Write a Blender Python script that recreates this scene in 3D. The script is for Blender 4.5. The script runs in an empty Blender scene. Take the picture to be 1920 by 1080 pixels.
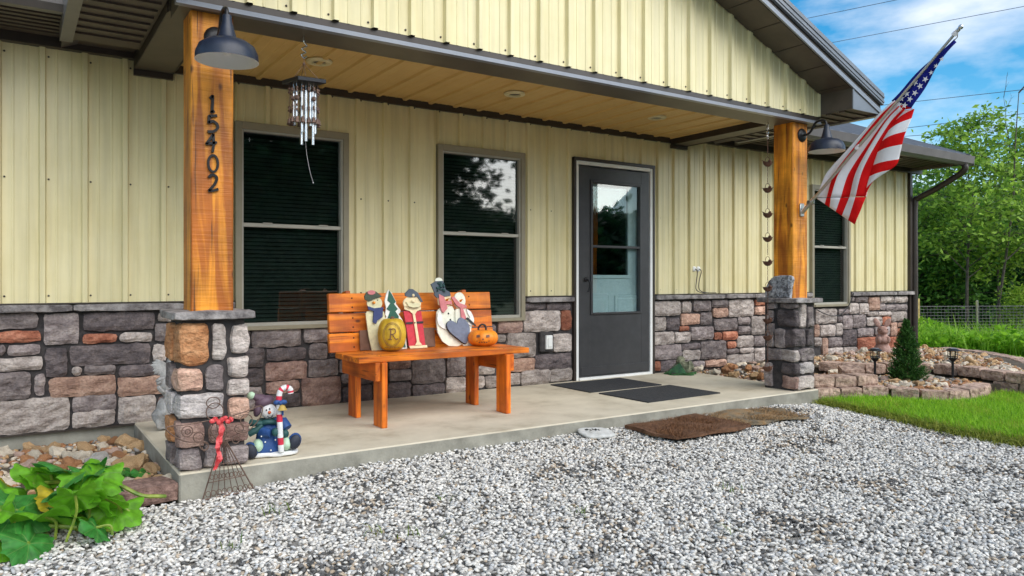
import bpy, bmesh, math, random
import numpy as np
from mathutils import Vector, Matrix, noise as mnoise
R_ = math.radians
sc = bpy.context.scene
# ------------------------------------------------------------ camera
cd = bpy.data.cameras.new('camera'); cam = bpy.data.objects.new('camera', cd)
sc.collection.objects.link(cam); sc.camera = cam
cam.location = (0, 0, 0.97); cam.rotation_euler = (R_(90), 0, R_(-33.69))
cd.sensor_width = 36; cd.lens = 26.44; cd.shift_y = -15/1920; cd.clip_end = 3000; cd.clip_start = 0.05
# ------------------------------------------------------------ world and sun
SUN_EL, SUN_AZ = R_(31), R_(168)          # azimuth clockwise from +Y
w = bpy.data.worlds.new('World'); sc.world = w; w.use_nodes = True
nt = w.node_tree; nt.nodes.clear()
def N(t, **k):
    n = nt.nodes.new(t)
    for a, v in k.items(): setattr(n, a, v)
    return n
out = N('ShaderNodeOutputWorld'); bg = N('ShaderNodeBackground'); bg.inputs[1].default_value = 0.058
sky = N('ShaderNodeTexSky', sky_type='NISHITA', sun_disc=False, sun_elevation=SUN_EL, sun_rotation=SUN_AZ)
sky.air_density = 1.0; sky.dust_density = 0.4; sky.ozone_density = 2.0
tc = N('ShaderNodeTexCoord'); mp = N('ShaderNodeMapping'); mp.inputs['Scale'].default_value = (1, 1, 2.6)
mp.inputs['Location'].default_value = (0.35, 0.2, 0.1)
n1 = N('ShaderNodeTexNoise'); n1.inputs['Scale'].default_value = 2.6; n1.inputs['Detail'].default_value = 7; n1.inputs['Roughness'].default_value = 0.55
cr = N('ShaderNodeValToRGB'); cr.color_ramp.elements[0].position = 0.44; cr.color_ramp.elements[1].position = 0.66
mx = N('ShaderNodeMix', data_type='RGBA'); mx.inputs['B'].default_value = (6.0, 6.2, 6.6, 1)
nt.links.new(tc.outputs['Generated'], mp.inputs[0]); nt.links.new(mp.outputs[0], n1.inputs['Vector'])
nt.links.new(n1.outputs[0], cr.inputs[0]); nt.links.new(cr.outputs[0], mx.inputs['Factor'])
hs_ = N('ShaderNodeHueSaturation'); hs_.inputs['Saturation'].default_value = 1.5; hs_.inputs['Hue'].default_value = .49; nt.links.new(sky.outputs[0], hs_.inputs['Color']); nt.links.new(hs_.outputs[0], mx.inputs['A']); nt.links.new(mx.outputs['Result'], bg.inputs[0]); nt.links.new(bg.outputs[0], out.inputs[0])
sl = bpy.data.lights.new('sun', 'SUN'); sun = bpy.data.objects.new('sun', sl); sc.collection.objects.link(sun)
sl.energy = 1.5; sl.angle = R_(75); sl.color = (1, 0.95, 0.86)
sdir = Vector((math.sin(SUN_AZ)*math.cos(SUN_EL), math.cos(SUN_AZ)*math.cos(SUN_EL), math.sin(SUN_EL)))
sun.rotation_euler = sdir.to_track_quat('Z', 'Y').to_euler(); sun.location = (0, -3, 8)
sc.view_settings.view_transform = 'Standard'; sc.view_settings.look = 'None'
sc.view_settings.exposure = 1.74; sc.view_settings.gamma = 1
random.seed(7); rng = np.random.default_rng(7)
# ------------------------------------------------------------ materials
def new_mat(name):
    m = bpy.data.materials.new(name); m.use_nodes = True
    t = m.node_tree; return m, t, t.nodes['Principled BSDF']
def L(t, a, b): t.links.new(a, b)
def pm(name, c1, c2=None, scale=8, rough=0.6, bump=0.0, bscale=40, metallic=0, spec=0.5, stretch=(1,1,1), rand=0.0, island=0.0, detail=6, c3=None, coord='Object', bdist=0.01, lo=0.35, hi=0.65):
    m, t, b = new_mat(name)
    b.inputs['Roughness'].default_value = rough; b.inputs['Metallic'].default_value = metallic
    b.inputs['Specular IOR Level'].default_value = spec
    c2 = c2 or c1
    co = t.nodes.new('ShaderNodeTexCoord'); mp = t.nodes.new('ShaderNodeMapping'); mp.inputs['Scale'].default_value = stretch
    L(t, co.outputs[coord], mp.inputs[0])
    vec = mp.outputs[0]
    oi = t.nodes.new('ShaderNodeObjectInfo')
    if rand:                                   # decorrelate the pattern between objects
        ad = t.nodes.new('ShaderNodeVectorMath'); ad.operation = 'ADD'
        ml = t.nodes.new('ShaderNodeMath'); ml.operation = 'MULTIPLY'; ml.inputs[1].default_value = 37
        L(t, oi.outputs['Random'], ml.inputs[0]); L(t, vec, ad.inputs[0]); L(t, ml.outputs[0], ad.inputs[1]); vec = ad.outputs[0]
    n = t.nodes.new('ShaderNodeTexNoise'); n.inputs['Scale'].default_value = scale; n.inputs['Detail'].default_value = detail; n.inputs['Roughness'].default_value = 0.65
    L(t, vec, n.inputs['Vector'])
    r = t.nodes.new('ShaderNodeValToRGB'); e = r.color_ramp.elements
    e[0].position = lo; e[1].position = hi; e[0].color = (*c1, 1); e[1].color = (*c2, 1)
    if c3: x = e.new(0.5*(lo+hi)); x.color = (*c3, 1)
    L(t, n.outputs[0], r.inputs[0]); col = r.outputs[0]
    src = None
    if island: src = t.nodes.new('ShaderNodeNewGeometry').outputs['Random Per Island']; amt = island
    elif rand: src = oi.outputs['Random']; amt = rand
    if src:
        hs = t.nodes.new('ShaderNodeHueSaturation'); mr = t.nodes.new('ShaderNodeMapRange')
        mr.inputs['To Min'].default_value = 1-amt; mr.inputs['To Max'].default_value = 1+amt
        L(t, src, mr.inputs[0]); L(t, mr.outputs[0], hs.inputs['Value']); L(t, col, hs.inputs['Color']); col = hs.outputs[0]
    L(t, col, b.inputs['Base Color'])
    if bump:
        nb = t.nodes.new('ShaderNodeTexNoise'); nb.inputs['Scale'].default_value = bscale; nb.inputs['Detail'].default_value = 8; nb.inputs['Roughness'].default_value = 0.6
        L(t, vec, nb.inputs['Vector'])
        bp = t.nodes.new('ShaderNodeBump'); bp.inputs['Strength'].default_value = bump; bp.inputs['Distance'].default_value = bdist
        L(t, nb.outputs[0], bp.inputs['Height']); L(t, bp.outputs[0], b.inputs['Normal'])
    return m
def wood(name, c1, c2, dark, axis='x', scale=9, rough=0.45, knots=True, saw=0.25, coat=0.0):
    """Grain stretched along one local axis, dark knots and saw marks across it."""
    m, t, b = new_mat(name); b.inputs['Roughness'].default_value = rough; b.inputs['Coat Weight'].default_value = coat; b.inputs['Coat Roughness'].default_value = 0.25
    co = t.nodes.new('ShaderNodeTexCoord'); oi = t.nodes.new('ShaderNodeObjectInfo')
    ml = t.nodes.new('ShaderNodeMath'); ml.operation = 'MULTIPLY'; ml.inputs[1].default_value = 23
    ad = t.nodes.new('ShaderNodeVectorMath'); ad.operation = 'ADD'
    L(t, oi.outputs['Random'], ml.inputs[0]); L(t, co.outputs['Object'], ad.inputs[0]); L(t, ml.outputs[0], ad.inputs[1])
    mp = t.nodes.new('ShaderNodeMapping'); s = [1, 1, 1]; s['xyz'.index(axis)] = 0.09; mp.inputs['Scale'].default_value = s
    L(t, ad.outputs[0], mp.inputs[0])
    n = t.nodes.new('ShaderNodeTexNoise'); n.inputs['Scale'].default_value = scale*5; n.inputs['Detail'].default_value = 7; n.inputs['Distortion'].default_value = 0.8
    L(t, mp.outputs[0], n.inputs['Vector'])
    r = t.nodes.new('ShaderNodeValToRGB'); e = r.color_ramp.elements; e[0].position = 0.40; e[1].position = 0.60; e[0].color = (*c1, 1); e[1].color = (*c2, 1)
    L(t, n.outputs[0], r.inputs[0]); col = r.outputs[0]
    big = t.nodes.new('ShaderNodeTexNoise'); big.inputs['Scale'].default_value = 5; big.inputs['Detail'].default_value = 4
    L(t, ad.outputs[0], big.inputs['Vector'])
    hs = t.nodes.new('ShaderNodeHueSaturation'); mr = t.nodes.new('ShaderNodeMapRange'); mr.inputs['From Min'].default_value = 0.3; mr.inputs['From Max'].default_value = 0.7
    mr.inputs['To Min'].default_value = 0.6; mr.inputs['To Max'].default_value = 1.3
    L(t, big.outputs[0], mr.inputs[0]); L(t, mr.outputs[0], hs.inputs['Value']); L(t, col, hs.inputs['Color']); col = hs.outputs[0]
    if knots:
        mk_ = t.nodes.new('ShaderNodeMapping'); k = [1, 1, 1]; k['xyz'.index(axis)] = 0.55; mk_.inputs['Scale'].default_value = k
        L(t, ad.outputs[0], mk_.inputs[0])
        v = t.nodes.new('ShaderNodeTexVoronoi'); v.inputs['Scale'].default_value = 8.5; L(t, mk_.outputs[0], v.inputs['Vector'])
        kr = t.nodes.new('ShaderNodeMapRange'); kr.inputs['From Min'].default_value = 0.05; kr.inputs['From Max'].default_value = 0.13; kr.inputs['To Min'].default_value = 0.85; kr.inputs['To Max'].default_value = 0
        L(t, v.outputs['Distance'], kr.inputs[0])
        mx = t.nodes.new('ShaderNodeMix'); mx.data_type = 'RGBA'; mx.inputs['B'].default_value = (*dark, 1)
        L(t, kr.outputs[0], mx.inputs['Factor']); L(t, col, mx.inputs['A']); col = mx.outputs['Result']
    mc = t.nodes.new('ShaderNodeMapping'); c_ = [1, 1, 1]; c_['xyz'.index(axis)] = 0.035; mc.inputs['Scale'].default_value = c_; L(t, ad.outputs[0], mc.inputs[0])
    nc = t.nodes.new('ShaderNodeTexNoise'); nc.inputs['Scale'].default_value = 60; nc.inputs['Detail'].default_value = 2; L(t, mc.outputs[0], nc.inputs['Vector'])
    cr_ = t.nodes.new('ShaderNodeMapRange'); cr_.inputs['From Min'].default_value = .29; cr_.inputs['From Max'].default_value = .36; cr_.inputs['To Min'].default_value = .8; cr_.inputs['To Max'].default_value = 0; L(t, nc.outputs[0], cr_.inputs[0])
    mq = t.nodes.new('ShaderNodeMix'); mq.data_type = 'RGBA'; mq.inputs['B'].default_value = (*dark, 1); L(t, cr_.outputs[0], mq.inputs['Factor']); L(t, col, mq.inputs['A']); col = mq.outputs['Result']
    hb = t.nodes.new('ShaderNodeHueSaturation'); rb_ = t.nodes.new('ShaderNodeMapRange'); rb_.inputs['To Min'].default_value = .78; rb_.inputs['To Max'].default_value = 1.16; L(t, oi.outputs['Random'], rb_.inputs[0]); L(t, rb_.outputs[0], hb.inputs['Value']); L(t, col, hb.inputs['Color']); col = hb.outputs[0]
    L(t, col, b.inputs['Base Color'])
    bp = t.nodes.new('ShaderNodeBump'); bp.inputs['Strength'].default_value = 0.7; bp.inputs['Distance'].default_value = 0.005
    hsrc = n.outputs[0]
    if saw:
        ms_ = t.nodes.new('ShaderNodeMapping'); s2 = [3, 3, 3]; s2['xyz'.index(axis)] = 75; ms_.inputs['Scale'].default_value = s2; ms_.inputs['Rotation'].default_value = (0, R_(7), 0)
        L(t, ad.outputs[0], ms_.inputs[0]); wv = t.nodes.new('ShaderNodeTexNoise'); wv.inputs['Scale'].default_value = 1; wv.inputs['Detail'].default_value = 3; wv.inputs['Distortion'].default_value = .4
        L(t, ms_.outputs[0], wv.inputs['Vector'])
        a2 = t.nodes.new('ShaderNodeMath'); a2.operation = 'MULTIPLY_ADD'; a2.inputs[1].default_value = saw
        L(t, wv.outputs[0], a2.inputs[0]); L(t, n.outputs[0], a2.inputs[2]); hsrc = a2.outputs[0]
    L(t, hsrc, bp.inputs['Height']); L(t, bp.outputs[0], b.inputs['Normal'])
    return m
def leafmat(name, c1, c2, island=0.35, transl=0.35, rough=0.5):
    m, t, b = new_mat(name); b.inputs['Roughness'].default_value = rough; b.inputs['Specular IOR Level'].default_value = 0.25
    g = t.nodes.new('ShaderNodeNewGeometry'); r = t.nodes.new('ShaderNodeValToRGB'); e = r.color_ramp.elements
    e[0].color = (*c1, 1); e[1].color = (*c2, 1); L(t, g.outputs['Random Per Island'], r.inputs[0])
    L(t, r.outputs[0], b.inputs['Base Color'])
    tr = t.nodes.new('ShaderNodeBsdfTranslucent'); ms = t.nodes.new('ShaderNodeMixShader'); ms.inputs[0].default_value = transl
    hs = t.nodes.new('ShaderNodeHueSaturation'); hs.inputs['Value'].default_value = 1.3; L(t, r.outputs[0], hs.inputs['Color']); L(t, hs.outputs[0], tr.inputs[0])
    o = t.nodes['Material Output']; L(t, b.outputs[0], ms.inputs[1]); L(t, tr.outputs[0], ms.inputs[2]); L(t, ms.outputs[0], o.inputs[0])
    return m
def glassmat(name, tint, refl=0.12, rough=0.0):
    m, t, b = new_mat(name); t.nodes.remove(b)
    tr = t.nodes.new('ShaderNodeBsdfTransparent'); tr.inputs[0].default_value = (*tint, 1)
    gl = t.nodes.new('ShaderNodeBsdfGlossy'); gl.inputs['Roughness'].default_value = rough
    lw = t.nodes.new('ShaderNodeFresnel'); lw.inputs[0].default_value = 1.5
    ad = t.nodes.new('ShaderNodeMath'); ad.operation = 'MULTIPLY_ADD'; ad.inputs[1].default_value = 1.2; ad.inputs[2].default_value = refl; ad.use_clamp = True
    ms = t.nodes.new('ShaderNodeMixShader'); L(t, lw.outputs[0], ad.inputs[0])
    ge = t.nodes.new('ShaderNodeNewGeometry'); fr_ = t.nodes.new('ShaderNodeMath'); fr_.operation = 'SUBTRACT'; fr_.inputs[0].default_value = 1; L(t, ge.outputs['Backfacing'], fr_.inputs[1])
    fm = t.nodes.new('ShaderNodeMath'); fm.operation = 'MULTIPLY'; L(t, ad.outputs[0], fm.inputs[0]); L(t, fr_.outputs[0], fm.inputs[1]); L(t, fm.outputs[0], ms.inputs[0])
    L(t, tr.outputs[0], ms.inputs[1]); L(t, gl.outputs[0], ms.inputs[2]); L(t, ms.outputs[0], t.nodes['Material Output'].inputs[0])
    return m
M = {}
M['siding'] = pm('cream_siding', (.75,.66,.365), (.80,.715,.435), 2.5, .38, 0.05, 18, bdist=.003)
t_ = M['siding'].node_tree; b_ = t_.nodes['Principled BSDF']; co_ = [n for n in t_.nodes if n.type == 'TEX_COORD'][0]; mp_ = t_.nodes.new('ShaderNodeMapping'); mp_.inputs['Scale'].default_value = (9, 9, .5); L(t_, co_.outputs['Object'], mp_.inputs[0])
ns_ = t_.nodes.new('ShaderNodeTexNoise'); ns_.inputs['Scale'].default_value = 2.2; ns_.inputs['Detail'].default_value = 6; L(t_, mp_.outputs[0], ns_.inputs['Vector']); mr_ = t_.nodes.new('ShaderNodeMapRange'); mr_.inputs['From Min'].default_value = .35; mr_.inputs['From Max'].default_value = .6; mr_.inputs['To Min'].default_value = .86; mr_.inputs['To Max'].default_value = 1; L(t_, ns_.outputs[0], mr_.inputs[0])
mm_ = t_.nodes.new('ShaderNodeMix'); mm_.data_type = 'RGBA'; mm_.blend_type = 'MULTIPLY'; mm_.inputs['Factor'].default_value = 1; L(t_, b_.inputs['Base Color'].links[0].from_socket, mm_.inputs['A']); L(t_, mr_.outputs[0], mm_.inputs['B']); L(t_, mm_.outputs['Result'], b_.inputs['Base Color'])
M['ceiling'] = pm('warm_cast_ceiling_panel', (.66,.435,.15), (.72,.49,.18), 3, .5)  # warm cast put into the colour so its bounce yellows the porch wall
M['brown'] = pm('bronze_trim', (.034,.026,.022), (.048,.037,.031), 6, .4)
M['brown_soffit'] = pm('brown_soffit', (.07,.053,.042), (.10,.078,.06), 5, .5)
M['taupe'] = pm('taupe_trim', (.10,.083,.058), (.125,.105,.075), 5, .45)
M['lip'] = pm('sky_sheen_trim_lip', (.22,.24,.28), (.26,.28,.32), 6, .3)  # bluish sky highlight on the trim lips put into their colour
M['fascia'] = pm('bronze_fascia', (.12,.11,.11), (.15,.14,.14), 6, .3)
M['roof'] = pm('roof_metal', (.10,.085,.085), (.14,.12,.115), 4, .35)
M['rake'] = pm('rake_trim', (.16,.17,.19), (.20,.21,.235), 4, .28)
M['wintrim'] = pm('window_trim', (.25,.22,.15), (.29,.255,.18), 6, .45)
M['sash'] = pm('window_sash', (.36,.34,.29), (.42,.4,.34), 6, .4)
M['glass'] = glassmat('window_glass', (.60,.66,.64), .09, .03)
M['doorglass'] = glassmat('door_glass', (.84,.90,.90), .08, .01)
M['dark'] = pm('dark_interior', (.012,.014,.013), (.02,.02,.018), 4, .8)
M['blind'] = pm('blind_slats', (.075,.088,.082), (.10,.115,.106), 4, .6)
M['door'] = pm('storm_door', (.040,.040,.043), (.052,.052,.055), 9, .42, .1, 60, bdist=.002)
M['white'] = pm('white_paint', (.80,.80,.78), (.86,.86,.84), 6, .5)
M['innerdoor'] = pm('inner_door', (.58,.66,.68), (.66,.74,.75), 5, .5)
M['black'] = pm('black_metal', (.012,.012,.014), (.022,.022,.025), 9, .4, metallic=.4)
M['lampblue'] = pm('lamp_shade', (.010,.015,.030), (.016,.023,.044), 30, .42, .15, 200, bdist=.002)
M['mortar'] = pm('dark_mortar', (.035,.032,.034), (.07,.062,.062), 25, .95, .5, 120)
def stonemat(k, a, b_, c):
    w_ = lambda q: (q[0]*1.07, q[1]*.985, q[2]*.93)
    m = pm('stone_'+k, w_(a), w_(b_), 9, .92, 1.0, 24, rand=.28, c3=w_(c), bdist=.024, stretch=(1, 1, 1.8), lo=.36, hi=.64, detail=10)
    t = m.node_tree; b = t.nodes['Principled BSDF']           # pits and chisel streaks
    co = [n for n in t.nodes if n.type == 'TEX_COORD'][0]; v = t.nodes.new('ShaderNodeTexNoise'); v.inputs['Scale'].default_value = 75; v.inputs['Detail'].default_value = 4; L(t, co.outputs['Object'], v.inputs['Vector'])
    mr = t.nodes.new('ShaderNodeMapRange'); mr.inputs['From Min'].default_value = .36; mr.inputs['From Max'].default_value = .56; mr.inputs['To Min'].default_value = .80; mr.inputs['To Max'].default_value = 1.06; L(t, v.outputs[0], mr.inputs[0])
    src = b.inputs['Base Color'].links[0].from_socket; mx = t.nodes.new('ShaderNodeMix'); mx.data_type = 'RGBA'; mx.blend_type = 'MULTIPLY'; mx.inputs['Factor'].default_value = 1
    L(t, src, mx.inputs['A']); L(t, mr.outputs[0], mx.inputs['B']); L(t, mx.outputs['Result'], b.inputs['Base Color'])
    return m
SM = {'g': stonemat('grey', (.15,.13,.135), (.36,.33,.33), (.24,.215,.22)),
      'd': stonemat('dark', (.075,.065,.072), (.20,.175,.18), (.125,.11,.118)),
      'l': stonemat('light', (.24,.215,.205), (.55,.52,.50), (.40,.37,.355)),
      'w': stonemat('pale', (.30,.29,.31), (.68,.66,.66), (.50,.485,.49)),
      'r': stonemat('rust', (.22,.075,.045), (.50,.24,.16), (.36,.14,.085)),
      'p': stonemat('pink', (.30,.19,.15), (.58,.42,.34), (.44,.295,.23)),
      'o': stonemat('orange', (.34,.15,.06), (.62,.36,.19), (.50,.25,.115)),
      'b': stonemat('brown', (.19,.12,.105), (.40,.29,.25), (.29,.20,.175))}
M['ledge'] = pm('ledge_stone', (.115,.10,.10), (.42,.385,.37), 10, .85, 1, 24, rand=.15, bdist=.02, lo=.36, hi=.64)
M['post'] = wood('stained_post', (.42,.115,.008), (.84,.32,.022), (.07,.02,.004), 'z', 3, .55, True, 1.0)
M['bench'] = wood('stained_cedar', (.50,.105,.005), (.88,.25,.012), (.07,.014,.003), 'x', 3, .5, True, .3, coat=.0)
M['benchz'] = wood('stained_cedar_upright', (.50,.09,.004), (.82,.20,.008), (.09,.018,.003), 'z', 3, .5, True, .3, coat=.0)
M['benchy'] = wood('stained_cedar_cross', (.46,.085,.004), (.72,.17,.008), (.06,.012,.003), 'y', 3, .5, True, .3, coat=.0)
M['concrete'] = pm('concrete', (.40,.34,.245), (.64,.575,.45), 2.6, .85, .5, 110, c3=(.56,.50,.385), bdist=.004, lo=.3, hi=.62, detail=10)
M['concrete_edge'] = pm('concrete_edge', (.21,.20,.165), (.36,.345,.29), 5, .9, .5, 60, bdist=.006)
M['mat'] = pm('rubber_mat', (.018,.019,.022), (.04,.042,.046), 60, .95, .8, 300, bdist=.004)
M['coir'] = pm('coir_mat', (.10,.045,.022), (.23,.115,.06), 22, 1, 1, 160, bdist=.012)
M['oldrug'] = pm('worn_rug', (.12,.11,.09), (.36,.19,.07), 7, 1, 1, 120, c3=(.27,.20,.12), bdist=.012)
M['steel'] = pm('brushed_steel', (.62,.62,.63), (.7,.7,.7), 9, .22, metallic=1)
M['alu'] = pm('aluminium', (.5,.48,.45), (.62,.6,.57), 30, .3, metallic=.9)
M['rust'] = pm('rusted_iron', (.075,.032,.02), (.15,.065,.04), 30, .75, .4, 120, bdist=.002)
M['wire'] = pm('bronze_wire', (.10,.06,.045), (.19,.12,.09), 30, .6, metallic=.4)
M['soil'] = pm('soil', (.06,.045,.03), (.13,.1,.07), 14, 1, 1, 40)
M['gravelbase'] = pm('gravel_base', (.16,.15,.135), (.36,.34,.31), 60, 1, 1, 90)
M['ground'] = pm('grass_ground', (.03,.055,.012), (.06,.10,.02), 3, 1)
M['block'] = pm('edging_block', (.21,.125,.095), (.62,.44,.345), 24, .95, 1, 50, rand=.2, c3=(.42,.29,.225), bdist=.012)
M['redblock'] = pm('red_edging_block', (.13,.075,.06), (.36,.23,.19), 30, .95, 1, 60, c3=(.23,.14,.115), bdist=.012)
M['statue'] = pm('cast_concrete', (.12,.115,.11), (.46,.45,.44), 14, .9, .7, 60, lo=.3, hi=.62)
M['terracotta'] = pm('faded_terracotta', (.26,.135,.10), (.55,.36,.31), 9, .8, .4, 60)
M['memorial'] = pm('memorial_stone', (.12,.12,.13), (.52,.53,.56), 30, .9, 1, 70, bdist=.012, lo=.4, hi=.6)
# ------------------------------------------------------------ mesh helpers
col = sc.collection
class MB:
    def __init__(s): s.v = []; s.f = []; s.m = []
    def add(s, vs, fs, mi=0):
        o = len(s.v); s.v += [tuple(p) for p in vs]; s.f += [tuple(i+o for i in f) for f in fs]; s.m += [mi]*len(fs); return s
    def box(s, x0, x1, y0, y1, z0, z1, mi=0):
        vs = [(x, y, z) for z in (z0, z1) for y in (y0, y1) for x in (x0, x1)]
        return s.add(vs, [(0,2,3,1),(4,5,7,6),(0,1,5,4),(2,6,7,3),(0,4,6,2),(1,3,7,5)], mi)
    def cbox(s, x0, x1, y0, y1, z0, z1, c=0.006, mi=0, jit=0.0):
        """box with chamfered edges"""
        X, Y, Zz = (x0, x1), (y0, y1), (z0, z1); vs = []; idx = {}
        for i in (0, 1):
            for j in (0, 1):
                for k in (0, 1):
                    sx, sy, sz = (1, -1)[i], (1, -1)[j], (1, -1)[k]
                    for a in range(3):
                        p = [X[i]+sx*c, Y[j]+sy*c, Zz[k]+sz*c]; p[a] = (X[i], Y[j], Zz[k])[a]
                        if jit: p = [q+random.uniform(-jit, jit) for q in p]
                        idx[(i, j, k, a)] = len(vs); vs.append(p)
        fs = []; D = idx
        for a in range(3):
            b, d = (a+1) % 3, (a+2) % 3
            for e in (0, 1):
                q = []
                for (m_, n_) in ((0, 0), (1, 0), (1, 1), (0, 1)):
                    t = [0, 0, 0]; t[a] = e; t[b] = m_; t[d] = n_; q.append(D[(*t, a)])
                fs.append(q if e else q[::-1])
            for m_ in (0, 1):
                for n_ in (0, 1):
                    t0 = [0, 0, 0]; t0[b] = m_; t0[d] = n_; t1 = list(t0); t1[a] = 1
                    q = [D[(*t0, b)], D[(*t1, b)], D[(*t1, d)], D[(*t0, d)]]
                    fs.append(q if m_ == n_ else q[::-1])
        for i in (0, 1):
            for j in (0, 1):
                for k in (0, 1):
                    q = [D[(i, j, k, 0)], D[(i, j, k, 1)], D[(i, j, k, 2)]]
                    fs.append(q if (i+j+k) % 2 else q[::-1])
        return s.add(vs, fs, mi)
    def tube(s, pts, r, n=8, mi=0, cap=True, closed=False):
        P = [Vector(p) for p in pts]; m_ = len(P); rr = r if isinstance(r, (list, tuple)) else [r]*m_
        vs = []; up = None
        for i in range(m_):
            if closed: d = P[(i+1) % m_]-P[i-1]
            else: d = P[min(i+1, m_-1)]-P[max(i-1, 0)]
            if d.length < 1e-9: d = Vector((0, 0, 1))
            d.normalize()
            if up is None: up = Vector((0, 0, 1)) if abs(d.z) < .9 else Vector((1, 0, 0))
            a = d.cross(up)
            if a.length < 1e-6: a = d.orthogonal()
            a.normalize(); b = a.cross(d).normalized(); up = b
            for k in range(n):
                t = 2*math.pi*k/n; vs.append(P[i]+(a*math.cos(t)+b*math.sin(t))*rr[i])
        fs = []
        for i in range(m_ if closed else m_-1):
            for k in range(n):
                j = (i+1) % m_; fs.append((i*n+k, i*n+(k+1) % n, j*n+(k+1) % n, j*n+k))
        if cap and not closed: fs += [tuple(range(n))[::-1], tuple((m_-1)*n+k for k in range(n))]
        return s.add(vs, fs, mi)
    def lathe(s, prof, c=(0, 0, 0), n=24, mi=0, mtx=None):
        vs = []
        for r, z in prof:
            for k in range(n):
                t = 2*math.pi*k/n; p = Vector((r*math.cos(t), r*math.sin(t), z))
                if mtx is not None: p = mtx @ p
                vs.append(p+Vector(c))
        fs = [(i*n+k, i*n+(k+1) % n, (i+1)*n+(k+1) % n, (i+1)*n+k) for i in range(len(prof)-1) for k in range(n)]
        return s.add(vs, fs, mi)
    def ball(s, c, r, n=12, mi=0, mtx=None, jit=0.0):
        rx, ry, rz = r if isinstance(r, (tuple, list)) else (r, r, r); vs = []; h = n//2
        for i in range(h+1):
            ph = math.pi*i/h
            for k in range(n):
                t = 2*math.pi*k/n; j = 1+random.uniform(-jit, jit)
                p = Vector((rx*math.sin(ph)*math.cos(t)*j, ry*math.sin(ph)*math.sin(t)*j, rz*math.cos(ph)*j))
                if mtx is not None: p = mtx @ p
                vs.append(p+Vector(c))
        fs = [(i*n+k, (i+1)*n+k, (i+1)*n+(k+1) % n, i*n+(k+1) % n) for i in range(h) for k in range(n)]
        return s.add(vs, fs, mi)
    def prism(s, poly, y0, y1, mi=0, ax='y'):
        """polygon given in (x,z) (or (y,z) for ax='x', (x,y) for ax='z') extruded along the third axis"""
        n = len(poly); mk = {'y': lambda a, b, t: (a, t, b), 'x': lambda a, b, t: (t, a, b), 'z': lambda a, b, t: (a, b, t)}[ax]
        vs = [mk(a, b, y0) for a, b in poly]+[mk(a, b, y1) for a, b in poly]
        fs = [tuple(range(n)), tuple(range(2*n-1, n-1, -1))]+[(i, n+i, n+(i+1) % n, (i+1) % n) for i in range(n)]
        return s.add(vs, fs, mi)
    def ribbon(s, pts, wd, y0, y1, mi=0):
        """flat stroke of varying width in the xz plane"""
        n = len(pts); Lf, Rt = [], []
        for i, (a, b) in enumerate(pts):
            p, q = pts[max(i-1, 0)], pts[min(i+1, n-1)]; dx, dz = q[0]-p[0], q[1]-p[1]; l = math.hypot(dx, dz) or 1
            h = (wd[i] if isinstance(wd, (list, tuple)) else wd)/2
            Lf.append((a-dz/l*h, b+dx/l*h)); Rt.append((a+dz/l*h, b-dx/l*h))
        vs = []
        for i in range(n): vs += [(Lf[i][0], y0, Lf[i][1]), (Rt[i][0], y0, Rt[i][1]), (Lf[i][0], y1, Lf[i][1]), (Rt[i][0], y1, Rt[i][1])]
        fs = [(0, 1, 3, 2), (4*n-4, 4*n-2, 4*n-1, 4*n-3)]
        for i in range(n-1):
            o = 4*i; fs += [(o, o+4, o+5, o+1), (o+2, o+3, o+7, o+6), (o, o+2, o+6, o+4), (o+1, o+5, o+7, o+3)]
        return s.add(vs, fs, mi)
    def obj(s, name, mats, parent=None, smooth=False, loc=None, recalc=True):
        me = bpy.data.meshes.new(name); me.from_pydata(s.v, [], s.f)
        mats = mats if isinstance(mats, (list, tuple)) else [mats]
        for m_ in mats: me.materials.append(m_)
        if len(mats) > 1: me.polygons.foreach_set('material_index', s.m)
        if recalc:
            bm = bmesh.new(); bm.from_mesh(me); bmesh.ops.recalc_face_normals(bm, faces=bm.faces); bm.to_mesh(me); bm.free()
        if smooth:
            me.polygons.foreach_set('use_smooth', [True]*len(me.polygons))
            if smooth != 'all':
                try: me.set_sharp_from_angle(angle=R_(40))
                except Exception: pass
        me.update()
        o = bpy.data.objects.new(name, me); col.objects.link(o)
        if parent is not None: o.parent = parent
        if loc is not None: o.location = loc
        return o
def np_obj(name, V, F, mats, parent=None, mi=None, smooth=False):
    """fast mesh from arrays, all faces with the same vertex count"""
    me = bpy.data.meshes.new(name); V = np.asarray(V, np.float32); F = np.asarray(F, np.int32); k = F.shape[1]
    me.vertices.add(len(V)); me.vertices.foreach_set('co', V.ravel())
    me.loops.add(F.size); me.loops.foreach_set('vertex_index', F.ravel())
    me.polygons.add(len(F)); me.polygons.foreach_set('loop_start', np.arange(0, F.size, k, dtype=np.int32))
    me.polygons.foreach_set('loop_total', np.full(len(F), k, np.int32))
    mats = mats if isinstance(mats, (list, tuple)) else [mats]
    for m_ in mats: me.materials.append(m_)
    if mi is not None: me.polygons.foreach_set('material_index', np.asarray(mi, np.int32))
    if smooth: me.polygons.foreach_set('use_smooth', np.ones(len(F), bool))
    me.update(calc_edges=True)
    o = bpy.data.objects.new(name, me); col.objects.link(o)
    if parent is not None: o.parent = parent
    return o
def tag(o, label=None, cat=None, group=None, kind=None):
    for k, v in (('label', label), ('category', cat), ('group', group), ('kind', kind)):
        if v: o[k] = v
    return o
def thing(name, label, cat, loc=(0, 0, 0), rotz=0, group=None):
    o = bpy.data.objects.new(name, None); col.objects.link(o); o.location = loc; o.rotation_euler = (0, 0, rotz)
    o.empty_display_size = .1
    return tag(o, label, cat, group)
def copy_tree(o, parent=None):
    c = o.copy(); col.objects.link(c)
    if parent is not None: c.parent = parent
    for ch in list(o.children): copy_tree(ch, c)
    return c
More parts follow.
